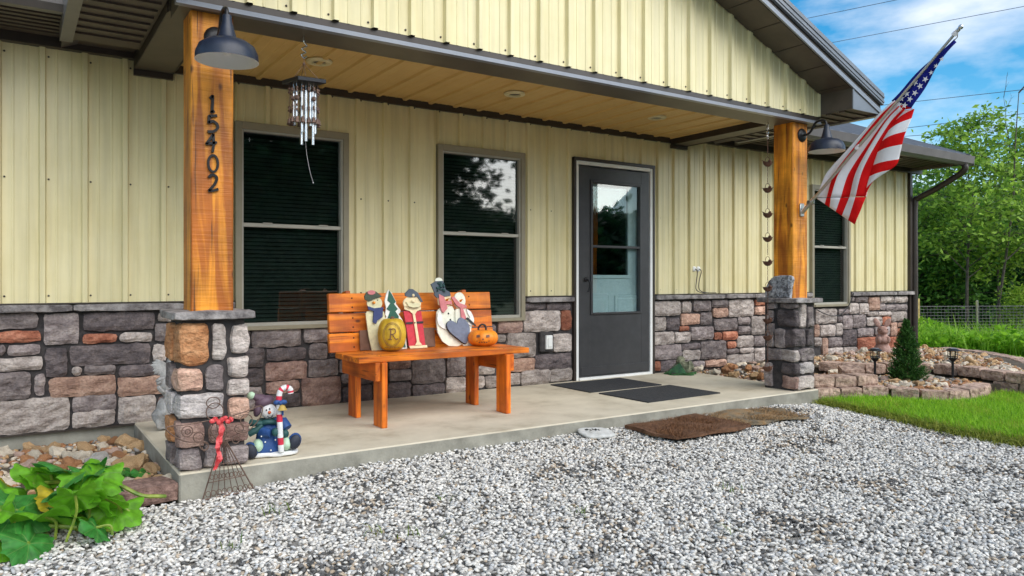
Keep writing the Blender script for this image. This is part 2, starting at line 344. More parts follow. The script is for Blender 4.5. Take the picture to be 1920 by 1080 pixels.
def spline(pts, n=8):
    """Catmull-Rom through the points"""
    P = [np.array(p, float) for p in pts]; P = [2*P[0]-P[1]]+P+[2*P[-1]-P[-2]]; o = []
    for i in range(1, len(P)-2):
        for t in np.linspace(0, 1, n, endpoint=False):
            a, b, c, d = P[i-1], P[i], P[i+1], P[i+2]
            o.append(tuple(.5*((2*b)+(-a+c)*t+(2*a-5*b+4*c-d)*t*t+(-a+3*b-3*c+d)*t**3)))
    o.append(tuple(P[-2])); return o
def ell(cx, cz, rx, rz, n=24, a0=0): return [(cx+rx*math.cos(a0+2*math.pi*i/n), cz+rz*math.sin(a0+2*math.pi*i/n)) for i in range(n)]
# ============================================================ THE SETTING
def gz(x, y):
    """terrain height: level by the house, falling away towards the fence"""
    d = max(0.0, x-11.5); return -0.135-min(0.95, 0.13*d)-0.0
def gravel_z(x, y):
    m = max(0.0, 1-max(0, 4.05-y)/1.1); e = max(0.0, min(1, (x-0.8)/0.9))*max(0.0, min(1, (6.0-x)/0.7))
    return -0.125+0.05*m*e
def grid_sheet(name, xs, ys, zf, mat, kind='structure', keep=None):
    V = [(x, y, zf(x, y)) for y in ys for x in xs]; n = len(xs); F = []
    for j in range(len(ys)-1):
        for i in range(n-1):
            cx, cy = (xs[i]+xs[i+1])/2, (ys[j]+ys[j+1])/2
            if keep is None or keep(cx, cy): F.append((j*n+i, j*n+i+1, (j+1)*n+i+1, (j+1)*n+i))
    return tag(np_obj(name, V, F, mat, smooth=True), kind=kind)
ax_ = sorted(set(list(np.arange(-10, 30, 1.0))+[-1500, -600, -200, -80, -40, -20, 40, 60, 90, 150, 300, 700, 1500]))
grid_sheet('ground', ax_, ax_, lambda x, y: gz(x, y)-0.03, M['ground'])
LAWN = [(5.98, 4.06), (5.93, 3.75), (5.76, 3.14), (5.64, 2.69), (5.6, 2.28), (5.7, 1.5), (6.0, 0.0), (6.5, -3.0)]
def lawn_x(y):
    for (xa, ya), (xb, yb) in zip(LAWN, LAWN[1:]):
        if yb <= y <= ya: return xa+(xb-xa)*(ya-y)/(ya-yb)
    return LAWN[0][0] if y > LAWN[0][1] else LAWN[-1][0]
gx = list(np.arange(-8, 7.01, .2)); gy = list(np.arange(-8, 4.05, .2))+[4.045]
grid_sheet('gravel_drive', gx, gy, lambda x, y: gravel_z(x, y)-0.018, M['gravelbase'], keep=lambda x, y: x < lawn_x(y)-.02)
# porch slab
sm = MB().cbox(0.70, 5.98, 4.05, 5.695, -0.35, 0.0, .008)
slab = tag(sm.obj('porch_floor', [M['concrete'], M['concrete_edge']]), kind='structure')
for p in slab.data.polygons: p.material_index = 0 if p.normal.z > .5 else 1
# control joint in the slab (a shallow dark kerf strip)
# ============================================================ HOUSE
house = thing('house', 'cream ribbed metal house with stone wainscot, gabled front porch and bronze trim', 'house', (5, 8, 0))
def H(mb, name, mat, parent=None, smooth=False):
    """part of the house, built in world coordinates"""
    o = mb.obj(name, mat, None, smooth); o.parent = parent or house
    o.matrix_parent_inverse = Matrix.Translation((-5, -8, 0)) if parent is None else Matrix.Identity(4)
    return o
P_ = 0.2375
def sid_profile(x0, x1, off=.17):
    pts = [(x0, 0.0)]
    k = math.floor((x0-off)/P_)-1
    while off+k*P_ < x1+P_:
        c = off+k*P_
        for dx, h in ((-.022, 0), (-.014, .026), (.014, .026), (.022, 0), (P_/3-.008, 0), (P_/3-.004, .0035), (P_/3+.004, .0035), (P_/3+.008, 0), (2*P_/3-.008, 0), (2*P_/3-.004, .0035), (2*P_/3+.004, .0035), (2*P_/3+.008, 0)):
            if x0+.002 < c+dx < x1-.002: pts.append((c+dx, h))
        k += 1
    pts.append((x1, 0.0)); pts.sort(); return pts
def siding(mb, x0, x1, z0, z1, y, off=.17):
    pr = sid_profile(x0, x1, off); zt = z1 if callable(z1) else (lambda x: z1); vs = []; n = len(pr)
    for x, h in pr: vs += [(x, y-h, z0), (x, y-h, max(z0+.001, zt(x)))]
    mb.add(vs, [(2*i, 2*i+2, 2*i+3, 2*i+1) for i in range(n-1)])
YW = 5.70
OPEN = [(1.36, 2.225, .60, 2.13), (3.02, 3.92, .60, 2.13), (4.492, 5.556, 0, 2.15), (8.22, 9.03, .635, 2.15)]
mb = MB(); xa = -3.0
for (x0, x1, z0, z1) in OPEN+[(10.47, 10.47, 0, 0)]:
    siding(mb, xa, x0, .822, 2.52, YW)
    if x1 > x0: siding(mb, x0, x1, z1, 2.52, YW)
    xa = x1
H(mb, 'siding', M['siding'])
# end wall and back of the house
mb = MB(); mb.box(10.46, 10.47, 5.72, 13.0, -.4, 2.6); mb.box(-3, 10.47, 13.0, 13.05, -.4, 2.6); mb.box(-3.05, -3, 5.72, 13.0, -.4, 2.6)
mb.prism([(5.72, 2.5), (13.0, 2.5), (9.36, 4.2)], 10.45, 10.47, ax='x'); H(mb, 'side_wall', M['siding'])
# screws on the siding
sv = MB()
def screw(x, z, y=YW): sv.lathe([(.0068, .0), (.006, .004), (.001, .006)], (x, y-.0015, z), 6, mtx=Matrix.Rotation(R_(90), 3, 'X'))
k = -2
while .17+k*P_ < 10.4:
    c = .17+k*P_+.034
    for z in (.868, 1.62, 2.41):
        if not any(a-.03 < c < b+.03 and q-.02 < z < r+.02 for a, b, q, r in OPEN): screw(c, z)
    k += 1
sc_o = H(sv, 'siding_screws', M['brown']); sc_o['kind'] = 'stuff'
# wainscot: mortar bed and single stones
mb = MB(); xa = -3.0
for (x0, x1, z0, z1) in OPEN+[(10.47, 10.47, 0, 0)]:
    mb.box(xa, x0, YW, YW+.05, -.012, .80)
    if x1 > x0 and z0 > 0: mb.box(x0, x1, YW, YW+.05, -.012, z0)
    xa = x1
wains = H(mb, 'stone_wainscot', M['mortar'])
mb = MB(); mb.box(-3, 10.47, YW+.012, YW+.3, -.5, -.012)
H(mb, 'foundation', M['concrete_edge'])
for a, b in ((-3, 4.492), (5.556, 10.47)):
    mb = MB(); mb.box(a, b, YW-.03, YW+.01, -.014, -.004); H(mb, 'base_flashing', M['brown'])

WALL = [(-0.094,0.148,0.662,0.76,"g"),(-0.094,0.158,0.576,0.647,"r"),(0.179,0.373,0.553,0.75,"g"),(0.397,0.823,0.632,0.752,"d"),(0.392,0.594,0.549,0.615,"r"),(0.612,0.808,0.548,0.612,"l"),(0.828,0.991,0.546,0.669,"g"),(0.846,1.028,0.679,0.747,"l"),(-0.085,-0.026,0.498,0.559,"g"),(-0.017,0.161,0.493,0.56,"g"),(-0.094,0.169,0.396,0.481,"l"),(0.187,0.307,0.341,0.532,"d"),(0.323,0.797,0.401,0.54,"d"),(0.814,0.904,0.411,0.525,"l"),(0.918,1.028,0.47,0.53,"g"),(0.924,1.028,0.395,0.464,"b"),(0.33,0.387,0.348,0.401,"l"),(0.405,0.588,0.342,0.405,"g"),(0.606,0.918,0.314,0.391,"d"),(-0.094,0.106,0.217,0.388,"g"),(0.128,0.182,0.23,0.368,"g"),(0.208,0.588,0.206,0.337,"p"),(0.598,0.924,0.183,0.309,"p"),(-0.113,0.321,-0.007,0.212,"l"),(0.333,0.59,0.102,0.208,"g"),(0.335,0.583,-0.004,0.106,"l"),(0.603,0.834,-0.006,0.18,"l"),(0.85,0.991,0.025,0.158,"b"),(1.432,1.466,0.483,0.614,"d"),(1.477,1.849,0.469,0.602,"g"),(1.867,2.065,0.484,0.598,"g"),(2.074,2.183,0.544,0.595,"d"),(1.432,1.567,0.326,0.465,"d"),(1.587,1.888,0.364,0.456,"d"),(1.914,2.055,0.356,0.476,"g"),(2.074,2.144,0.367,0.535,"d"),(1.411,1.563,0.19,0.315,"d"),(1.582,1.893,0.213,0.351,"b"),(1.906,2.142,0.22,0.352,"g"),(2.157,2.242,0.236,0.339,"g"),(1.411,1.554,0.005,0.18,"g"),(1.582,1.833,0.117,0.207,"b"),(1.582,1.842,0.009,0.112,"d"),(1.856,2.161,-0.005,0.212,"b"),(2.178,2.257,0.15,0.225,"g"),(2.183,2.428,-0.004,0.124,"d"),(2.272,2.428,0.135,0.287,"d"),(2.579,2.775,0.237,0.316,"b"),(2.579,2.775,0.139,0.23,"g"),(2.786,3.097,0.098,0.3,"g"),(2.57,2.775,-0.005,0.125,"d"),(2.793,3.097,-0.006,0.089,"d"),(3.118,3.308,0.141,0.305,"g"),(3.108,3.308,0.002,0.129,"l"),(3.32,3.49,0.018,0.122,"l"),(3.423,3.602,0.13,0.212,"l"),(3.502,3.722,0.012,0.113,"l"),(3.32,3.411,0.135,0.286,"g"),(3.423,3.722,0.219,0.285,"g"),(3.643,3.903,0.489,0.598,"b"),(3.915,4.165,0.695,0.755,"d"),(4.18,4.461,0.686,0.75,"d"),(3.918,4.333,0.491,0.683,"l"),(4.35,4.468,0.492,0.681,"r"),(3.634,3.723,0.407,0.48,"l"),(3.733,4.046,0.263,0.484,"l"),(4.253,4.472,0.291,0.46,"l"),(4.046,4.465,0.132,0.273,"d"),(3.738,4.042,0.133,0.253,"p"),(3.887,4.215,0.002,0.138,"l"),(4.222,4.481,0.011,0.133,"l"),(3.744,3.879,0.015,0.124,"l"),(5.552,5.943,0.592,0.748,"l"),(5.973,6.109,0.619,0.741,"l"),(6.149,6.423,0.63,0.744,"g"),(6.43,6.702,0.666,0.749,"g"),(6.718,7.14,0.552,0.744,"l"),(7.178,7.387,0.676,0.738,"r"),(7.167,7.387,0.568,0.662,"p"),(5.558,5.735,0.444,0.58,"l"),(5.752,5.934,0.439,0.568,"d"),(5.961,6.247,0.487,0.605,"p"),(6.26,6.442,0.483,0.613,"g"),(6.459,6.698,0.554,0.66,"p"),(5.943,6.085,0.422,0.475,"r"),(6.478,6.858,0.411,0.535,"g"),(6.878,7.084,0.461,0.543,"g"),(6.878,7.084,0.354,0.44,"g"),(7.104,7.38,0.339,0.546,"l"),(5.558,5.854,0.292,0.425,"l"),(5.866,6.1,0.301,0.411,"l"),(6.113,6.461,0.319,0.458,"g"),(6.478,6.6,0.31,0.387,"r"),(6.616,6.862,0.296,0.39,"r"),(6.858,7.14,0.202,0.331,"l"),(7.153,7.348,0.203,0.322,"g"),(5.567,5.959,0.136,0.286,"g"),(5.968,6.257,0.222,0.288,"d"),(6.266,6.669,0.101,0.295,"g"),(6.698,6.838,0.2,0.278,"r"),(6.694,6.895,0.138,0.189,"g"),(6.909,7.14,0.134,0.191,"l"),(5.986,6.257,0.106,0.213,"l"),(6.688,7.15,0.005,0.125,"l"),(7.163,7.424,0.005,0.178,"l"),(5.567,5.654,0.021,0.124,"r"),(5.661,5.955,0.008,0.121,"d"),(6.136,6.322,0.018,0.089,"g"),(6.335,6.679,0.01,0.088,"p"),(5.964,6.127,0.03,0.1,"g"),(8.328,8.773,0.422,0.609,"l"),(8.809,9.032,0.531,0.601,"g"),(8.794,8.891,0.434,0.498,"g"),(9.048,9.254,0.532,0.667,"l"),(9.27,9.475,0.52,0.661,"l"),(9.054,9.154,0.694,0.752,"g"),(9.171,9.463,0.68,0.752,"g"),(9.486,9.739,0.567,0.739,"p"),(9.758,10.072,0.665,0.748,"l"),(10.102,10.433,0.659,0.741,"l"),(9.751,9.878,0.562,0.649,"g"),(9.895,10.428,0.548,0.632,"g"),(9.459,9.704,0.488,0.548,"l"),(9.715,10.009,0.481,0.541,"l"),(10.023,10.415,0.403,0.533,"l"),(8.897,9.109,0.338,0.51,"g"),(9.12,9.406,0.348,0.514,"g"),(9.431,9.787,0.362,0.474,"l"),(9.803,10.004,0.359,0.469,"r"),(10.009,10.159,0.208,0.387,"p"),(10.176,10.408,0.316,0.38,"p"),(10.176,10.377,0.209,0.298,"r"),(8.297,8.398,0.265,0.413,"p"),(8.419,8.724,0.262,0.403,"l"),(8.746,8.88,0.26,0.418,"l"),(9.239,9.598,0.225,0.333,"g"),(9.883,9.992,0.223,0.338,"g"),(9.633,9.858,0.231,0.341,"g"),(8.902,9.209,0.118,0.323,"d"),(9.232,9.656,0.005,0.208,"r"),(9.992,10.377,0.009,0.193,"r"),(8.291,8.443,0.145,0.252,"l"),(8.46,8.573,0.016,0.243,"p"),(8.59,8.876,0.123,0.238,"g"),(8.584,8.902,0.001,0.11,"l"),(8.923,9.214,-0.002,0.098,"l"),(9.68,9.967,0.014,0.208,"r"),]
C1 = [(0.694,0.853,0.537,0.748,"o"),(0.863,0.931,0.55,0.749,"l"),(0.957,1.026,0.586,0.739,"l"),(0.939,1.034,0.461,0.568,"l"),(0.94,1.018,0.361,0.45,"l"),(0.828,0.92,0.402,0.53,"g"),(0.694,0.817,0.401,0.519,"p"),(0.69,0.929,0.261,0.39,"w"),(0.946,1.02,0.236,0.349,"p"),(0.69,0.826,0.116,0.245,"b"),(0.844,1.022,0.119,0.221,"b"),(0.69,0.812,0.003,0.108,"g"),(0.828,0.915,0.006,0.115,"g"),(0.925,1.034,0.001,0.104,"g"),]
C2F = [(5.655,5.742,0.556,0.713,"d"),(5.752,5.831,0.553,0.759,"l"),(5.851,5.941,0.549,0.739,"g"),(5.655,5.737,0.721,0.767,"g"),(5.655,5.841,0.379,0.542,"d"),(5.851,5.931,0.384,0.537,"d"),(5.655,5.742,0.255,0.357,"l"),(5.752,5.947,0.252,0.368,"g"),(5.655,5.739,0.141,0.243,"d"),(5.752,5.941,0.142,0.246,"w"),(5.655,5.713,0.018,0.129,"b"),(5.723,5.947,0.009,0.125,"l"),]
C2L = [(4.263,4.359,0.712,0.761,"g"),(4.086,4.249,0.719,0.765,"d"),(4.086,4.292,0.551,0.707,"d"),(4.303,4.359,0.593,0.693,"g"),(4.292,4.362,0.37,0.581,"g"),(4.177,4.278,0.371,0.537,"g"),(4.086,4.166,0.379,0.542,"d"),(4.216,4.366,0.256,0.361,"g"),(4.086,4.205,0.25,0.353,"l"),(4.314,4.389,0.02,0.232,"g"),(4.086,4.304,0.13,0.234,"d"),(4.086,4.304,0.004,0.118,"b"),]
def ashlar(x0, x1, z0, z1):
    out = []; z = z0
    while z < z1-.05:
        h = min(random.choice((.085, .11, .14, .18)), z1-z)
        if z1-(z+h) < .05: h = z1-z
        x = x0
        while x < x1-.04:
            wd = min(random.uniform(.12, .36), x1-x)
            if x1-(x+wd) < .06: wd = x1-x
            out.append((x+.008, x+wd-.008, z+.008, z+h-.008, random.choice('ggddlbp'))); x += wd
        z += h
    return out
def rblock(hx, hy, hz, k=7, n=4, amp=.006, freq=9, seed=0):
    """rounded, slightly lumpy block; returns (verts, quads) about the origin"""
    vs = []; key = {}; fs = []
    def vid(p):
        q = tuple(round(c, 5) for c in p)
        if q not in key:
            key[q] = len(vs); s = (abs(p[0])**k+abs(p[1])**k+abs(p[2])**k)**(1/k); u = Vector(p)/s
            v = Vector((u.x*hx, u.y*hy, u.z*hz)); nz = mnoise.noise_vector(v*freq+Vector((seed*3.7, seed*1.3, seed)))
            vs.append(v+nz*amp)
        return key[q]
    for a in range(3):
        for sg in (-1, 1):
            for i in range(n):
                for j in range(n):
                    q = []
                    for di, dj in ((0, 0), (1, 0), (1, 1), (0, 1)):
                        p = [0, 0, 0]; p[a] = sg; p[(a+1) % 3] = -1+2*(i+di)/n; p[(a+2) % 3] = -1+2*(j+dj)/n; q.append(vid(p))
                    fs.append(q if sg > 0 else q[::-1])
    return vs, fs
def stone_face(w_, h_, d, seed):
    """split face stone: a grid with a rough front, eased edges and a skirt back to the mortar; front looks along -Y"""
    na = max(3, min(11, int(w_/.03))); nb = max(3, min(7, int(h_/.026))); vs = []; fs = []; G = {}
    for j in range(nb+1):
        for i in range(na+1):
            a = -w_/2+w_*i/na; b = -h_/2+h_*j/nb; ed = i in (0, na) or j in (0, nb); co = i in (0, na) and j in (0, nb)
            nz = mnoise.noise_vector(Vector((a*20+seed*5.1, b*24, seed*2.3)))
            f = (.62 if ed else 1.0)*d
            if co: a -= math.copysign(.006, a); b -= math.copysign(.005, b); f = .5*d
            if ed: a += nz.x*.007; b += nz.y*.007
            G[i, j] = len(vs); vs.append((a+nz.x*.003, -(f+(nz.z*.020 if not ed else nz.z*.007)), b+nz.y*.003))
    for j in range(nb):
        for i in range(na): fs.append((G[i, j], G[i+1, j], G[i+1, j+1], G[i, j+1]))
    ring = [(i, 0) for i in range(na)]+[(na, j) for j in range(nb)]+[(i, nb) for i in range(na, 0, -1)]+[(0, j) for j in range(nb, 0, -1)]
    o = len(vs)
    for q in ring: v = vs[G[q]]; vs.append((v[0]*1.005, .004, v[2]*1.005))
    m_ = len(ring)
    for t in range(m_): fs.append((G[ring[t]], o+t, o+(t+1) % m_, G[ring[(t+1) % m_]]))
    return vs, fs
allst = WALL+ashlar(1.045, 1.41, 0, .76)+ashlar(2.26, 3.0, .32, .76)+ashlar(3.0, 3.62, .32, .585)+ashlar(2.44, 2.56, 0, .3)+ashlar(7.43, 8.27, 0, .76)+ashlar(-1.4, -.12, 0, .76)
for i, (x0, x1, z0, z1, c) in enumerate(allst):
    z0 = max(z0, -.002)
    vs, fs = stone_face(x1-x0, z1-z0, random.uniform(.03, .045), i)
    o = MB().add(vs, fs).obj('stone', SM[c], None, False, recalc=False); o.parent = wains; o.location = ((x0+x1)/2, YW, (z0+z1)/2)
# ledge stones over a thin flashing
LED = [(-3, 1.355), (2.23, 3.015), (3.925, 4.486), (5.562, 8.215), (9.035, 10.56)]
for a, b in LED:
    mb = MB(); mb.box(a, b, YW-.055, YW+.01, .815, .8215); led = H(mb, 'ledge_flashing', M['brown'])
    x = a
    while x < b-.02:
        l = min(random.uniform(.5, .75), b-x)
        if b-(x+l) < .2: l = b-x
        vs, fs = rblock(l/2-.002, .036, .0235, 10, 6, .004, 22, x)
        o = MB().add(vs, fs).obj('ledge_stone', M['ledge'], None, False, recalc=False); o.parent = led; o.location = (x+l/2, YW-.036, .788); x += l
# ---------------- windows
def window(x0, x1, z0, z1, mid, sill=True):
    t = .045; y0, y1 = YW-.045, YW+.03; mb = MB()
    mb.cbox(x0, x0+t, y0, y1, z0, z1, .003); mb.cbox(x1-t, x1, y0, y1, z0, z1, .003)
    mb.cbox(x0+t, x1-t, y0, y1, z1-t*1.2, z1, .003); mb.cbox(x0+t, x1-t, y0-.012, y1, z0, z0+.03, .003)
    wn = H(mb, 'window', M['wintrim'])
    a, b, c, d = x0+t, x1-t, z0+.03, z1-t*1.2; s = .014; mb = MB(); yf, yb = YW-.028, YW+.03
    mb.box(a, a+s, yf, yb, c, d); mb.box(b-s, b, yf, yb, c, d); mb.box(a+s, b-s, yf, yb, d-s, d); mb.box(a+s, b-s, yf, yb, c, c+s*1.6)
    mb.cbox(a+s, b-s, YW-.02, yb, mid-.014, mid+.014, .003)
    for px in (.2, .75): mb.cbox(a+(b-a)*px, a+(b-a)*px+.07, YW-.03, YW-.018, mid+.012, mid+.02, .002)
    MB.obj(mb, 'sash', M['sash'], wn)
    for nm, q0, q1, yy in (('upper_pane', mid+.014, d-s, YW+.004), ('lower_pane', c+s*1.6, mid-.014, YW+.016)):
        MB().box(a+s, b-s, yy, yy+.004, q0, q1).obj(nm, M['glass'], wn)
    bl = MB(); z = c+.04
    while z < d-.03:
        bl.add([(a+s+.004, YW+.046, z-.011), (b-s-.004, YW+.046, z-.011), (b-s-.004, YW+.062, z+.014), (a+s+.004, YW+.062, z+.014)], [(0, 1, 2, 3)]); z += .030
    bl.obj('blind', M['blind'], wn)
    rm = MB(); e = .02; vs = [(a-e, yb+.002, c-e), (b+e, yb+.002, c-e), (b+e, yb+.002, d+e), (a-e, yb+.002, d+e)]
    vs += [(x, y+.6, z) for x, y, z in vs]
    rm.add(vs, [(4, 5, 6, 7), (0, 1, 5, 4), (1, 2, 6, 5), (2, 3, 7, 6), (3, 0, 4, 7)]); rm.obj('room_behind', M['dark'], wn)
    return wn
window(1.36, 2.225, .60, 2.13, 1.377); window(3.02, 3.92, .60, 2.13, 1.373); window(8.22, 9.03, .635, 2.15, 1.385)
# ---------------- storm door
mb = MB(); x0, x1, zt = 4.492, 5.556, 2.15
mb.cbox(x0, x0+.026, YW-.04, YW+.05, 0, zt, .002); mb.cbox(x1-.026, x1, YW-.04, YW+.05, 0, zt, .002); mb.cbox(x0, x1, YW-.043, YW+.05, zt-.026, zt+.004, .002)
door = H(mb, 'front_door', M['brown'])
mb = MB(); a, b = x0+.026, x1-.026
mb.cbox(a, a+.034, YW-.032, YW+.05, .0, zt-.03, .002); mb.cbox(b-.034, b, YW-.032, YW+.05, .0, zt-.03, .002); mb.cbox(a+.034, b-.034, YW-.030, YW+.05, zt-.062, zt-.027, .002)
mb.cbox(a+.034, b-.034, YW-.05, YW+.05, 0.0, .025, .003); mb.obj('casing', M['white'], door)
sx0, sx1, sz0, sz1 = 4.562, 5.488, .03, 2.075; gx0, gx1, gz0, gz1 = 4.70, 5.372, .63, 1.945
mb = MB(); yf, yb = YW-.025, YW+.012
mb.cbox(sx0, gx0, yf, yb, sz0, sz1, .004); mb.cbox(gx1, sx1, yf, yb, sz0, sz1, .004); mb.box(gx0-.004, gx1+.004, yf+.002, yb, sz0+.004, gz0); mb.box(gx0-.004, gx1+.004, yf+.002, yb, gz1, sz1-.004)
mb.obj('door_leaf', M['door'], door)
MB().cbox(sx0+.02, sx1-.02, yf-.007, yf+.002, .045, .125, .003).obj('kick_sweep', M['door'], door)
mb = MB(); t = .026
mb.cbox(gx0, gx0+t, yf-.014, yb, gz0, gz1, .004); mb.cbox(gx1-t, gx1, yf-.014, yb, gz0, gz1, .004); mb.cbox(gx0+t, gx1-t, yf-.014, yb, gz1-t, gz1, .004); mb.cbox(gx0+t, gx1-t, yf-.016, yb, gz0, gz0+t*.8, .004)
mb.cbox(gx0+t, gx1-t, yf-.01, yb, 1.288, 1.312, .003); mb.obj('glazing_frame', M['door'], door)
MB().box(gx0+t, gx1-t, YW-.012, YW-.008, 1.312, gz1-t).obj('upper_pane', M['doorglass'], door)
MB().box(gx0+t, gx1-t, YW-.004, YW, gz0+t*.8, 1.288).obj('lower_pane', M['doorglass'], door)
mb = MB(); mb.ball((4.635, yf-.012, .975), (.02, .012, .024), 12); mb.tube(spline([(4.635, yf-.02, .98), (4.648, yf-.045, .96), (4.655, yf-.05, .92), (4.648, yf-.045, .875), (4.638, yf-.04, .855)], 5), [.009]*20+[.006], 8)
mb.obj('handle', M['black'], door, True)
# inner door seen through the glass
yi = YW+.035; mb = MB()
mb.box(4.60, 5.45, yi, yi+.04, .02, 1.02); mb.box(4.60, 4.66, yi, yi+.04, 1.02, 2.05); mb.box(5.25, 5.45, yi, yi+.04, 1.02, 2.05); mb.box(4.66, 5.25, yi, yi+.04, 1.90, 2.05)
for q0, q1 in ((4.67, 4.98), (5.06, 5.38)):
    for z0, z1 in ((.15, .82),):
        mb.cbox(q0, q1, yi-.012, yi, z0, z1, .01); mb.cbox(q0+.035, q1-.035, yi-.018, yi-.004, z0+.035, z1-.035, .006)
mb.cbox(4.66, 5.27, yi-.012, yi, .985, 1.02, .004)
ind = mb.obj('inner_door', M['innerdoor'], door)
MB().box(4.66, 5.25, yi+.015, yi+.02, 1.02, 1.90).obj('inner_pane', M['glass'], ind)
rm = MB(); vs = [(4.55, yi+.045, 0), (5.5, yi+.045, 0), (5.5, yi+.045, 2.1), (4.55, yi+.045, 2.1)]; vs += [(x, y+1.5, z) for x, y, z in vs]
rm.add(vs, [(4, 5, 6, 7), (0, 1, 5, 4), (1, 2, 6, 5), (2, 3, 7, 6), (3, 0, 4, 7)]); rm.obj('hall_behind', M['dark'], door)
# ---------------- porch ceiling, beams and gable
CZ = 2.47
mb = MB(); pr = sid_profile(.93, 5.80, .1); vs = []
for x, h in pr: vs += [(x, 4.345, CZ-h*.6), (x, YW-.02, CZ-h*.6)]
mb.add(vs, [(2*i, 2*i+1, 2*i+3, 2*i+2) for i in range(len(pr)-1)]); H(mb, 'porch_ceiling', M['ceiling'])
mb = MB(); mb.box(.70, 5.99, YW-.03, YW, 2.415, 2.475); H(mb, 'ceiling_trim', M['brown'])
mb = MB(); mb.box(.71, 6.02, 4.11, 4.345, 2.362, 2.60); H(mb, 'header_beam', M['taupe'])
mb = MB(); mb.box(.69, 6.05, 4.09, 4.11, 2.393, 2.445); H(mb, 'header_trim', M['brown'])
mb = MB(); mb.add([(.69, 4.082, 2.392), (6.05, 4.082, 2.392), (6.05, 4.066, 2.362), (.69, 4.066, 2.362), (.69, 4.11, 2.392), (6.05, 4.11, 2.392), (6.05, 4.11, 2.362), (.69, 4.11, 2.362)],
    [(0, 3, 2, 1), (3, 7, 6, 2), (0, 1, 5, 4), (4, 5, 6, 7), (0, 4, 7, 3), (1, 2, 6, 5)]); H(mb, 'header_drip_lip', M['lip'])
for a, b in ((.70, .935), (5.80, 6.02)):
    mb = MB(); mb.box(a, b, 4.345, YW-.03, 2.402, 2.6); H(mb, 'side_beam', M['taupe'])
    mb = MB(); mb.box(a-.006, a, 4.345, YW-.03, 2.396, 2.6); mb.box(b, b+.006, 4.345, YW-.03, 2.396, 2.6); mb.box(a-.006, b+.006, YW-.05, YW-.02, 2.36, 2.40); H(mb, 'side_beam_trim', M['brown'])
for x in (1.753, 3.36, 4.93):
    mb = MB(); mb.lathe([(.048, .0), (.052, -.018), (.080, -.016), (.088, -.006), (.086, .0)], (x, 5.0, CZ-.004), 28); dl = H(mb, 'downlight', M['siding'], None, True)
    MB().lathe([(.0005, -.006), (.049, -.006)], (x, 5.0, CZ-.004), 28).obj('lens', M['taupe'], dl)
RX, SL = 3.36, .41                       # ridge position and pitch of the porch roof
def zlow(x): return 2.637+(6.02-RX-abs(x-RX))*SL
mb = MB(); siding(mb, .69, 6.05, 2.432, lambda x: zlow(x)+.015, 4.088, .10); H(mb, 'gable_siding', M['siding'])
sv = MB(); k = 0
while .10+k*P_ < 6.0: screw(.10+k*P_-.04, 2.462, 4.088) if .75 < .10+k*P_-.04 else None; k += 1
o = H(sv, 'gable_screws', M['brown']); o['kind'] = 'stuff'
def slope_strip(mb, y0, y1, lo, hi, x_e=.26, mi=0):
    """strip following both rakes from eave to ridge: lo and hi are heights above the rake's lower line"""
    for sg in (-1, 1):
        xe = RX+sg*(RX-x_e); vs = []
        for x in (xe, RX):
            for d in (lo, hi):
                for y in (y0, y1): vs.append((x, y, zlow(x)+d))
        mb.add(vs, [(0, 1, 3, 2), (4, 6, 7, 5), (0, 4, 5, 1), (2, 3, 7, 6), (0, 2, 6, 4), (1, 5, 7, 3)], mi)
YF = 3.765
mb = MB(); slope_strip(mb, YF, 7.4, .006, .165, .27); H(mb, 'porch_roof', M['roof'])
mb = MB(); slope_strip(mb, YF+.012, 4.07, -.006, .004, .69); H(mb, 'rake_soffit', M['brown_soffit'])
mb = MB()
for i in range(9):
    for sg in (-1, 1):
        x = RX+sg*(2.62-.3*i); mb.box(x-.004, x+.004, YF+.02, 4.07, zlow(x)-.0095, zlow(x)-.005)
H(mb, 'soffit_seams', M['brown'])['kind'] = 'stuff'
mb = MB(); slope_strip(mb, YF-.004, YF, -.012, .074); H(mb, 'rake_board', M['brown'])
mb = MB(); slope_strip(mb, YF-.020, YF-.004, -.014, .008); slope_strip(mb, YF-.012, YF-.004, .018, .034); H(mb, 'rake_lip', M['lip'])
mb = MB()
for d0, d1, yy in ((.072, .092, .030), (.092, .112, .036), (.112, .132, .031), (.132, .152, .038), (.152, .178, .033)): slope_strip(mb, YF-yy, YF-.004, d0+.002, d1-.002, .25)
H(mb, 'rake_flashing', M['rake'])
for sg in (-1, 1):                       # closed eave boxes either side of the porch gable
    xi, xe = RX+sg*2.67, RX+sg*3.10; ze = 2.447
    mb = MB(); mb.prism([(xi, ze), (xe, ze), (xe, zlow(xe)+.004), (xi, zlow(xi)-.003)], YF+.001, 5.34); H(mb, 'eave_return', M['brown_soffit'])
    mb = MB(); mb.prism([(xi-sg*.004, ze-.004), (xe, ze-.004), (xe, zlow(xe)-.016), (xi-sg*.004, zlow(xi)-.016)], YF-.009, YF-.002); mb.prism([(xi-sg*.004, ze-.004), (xi+sg*.012, ze-.004), (xi+sg*.012, zlow(xi)-.02), (xi-sg*.004, zlow(xi)-.02)], YF-.014, YF-.009); H(mb, 'eave_end_panel', M['rake'])
    mb = MB()
    for i in range(11): y = 3.85+i*.13; mb.box(min(xi, xe)+.02, max(xi, xe)-.02, y, y+.05, ze-.012, ze)
    H(mb, 'eave_soffit_ribs', M['brown_soffit'])
    mb = MB(); a, b = sorted((xe-sg*.055, xe+sg*.012)); mb.box(a, b, YF+.004, 5.34, ze-.02, ze+.12); H(mb, 'eave_fascia', M['fascia'])
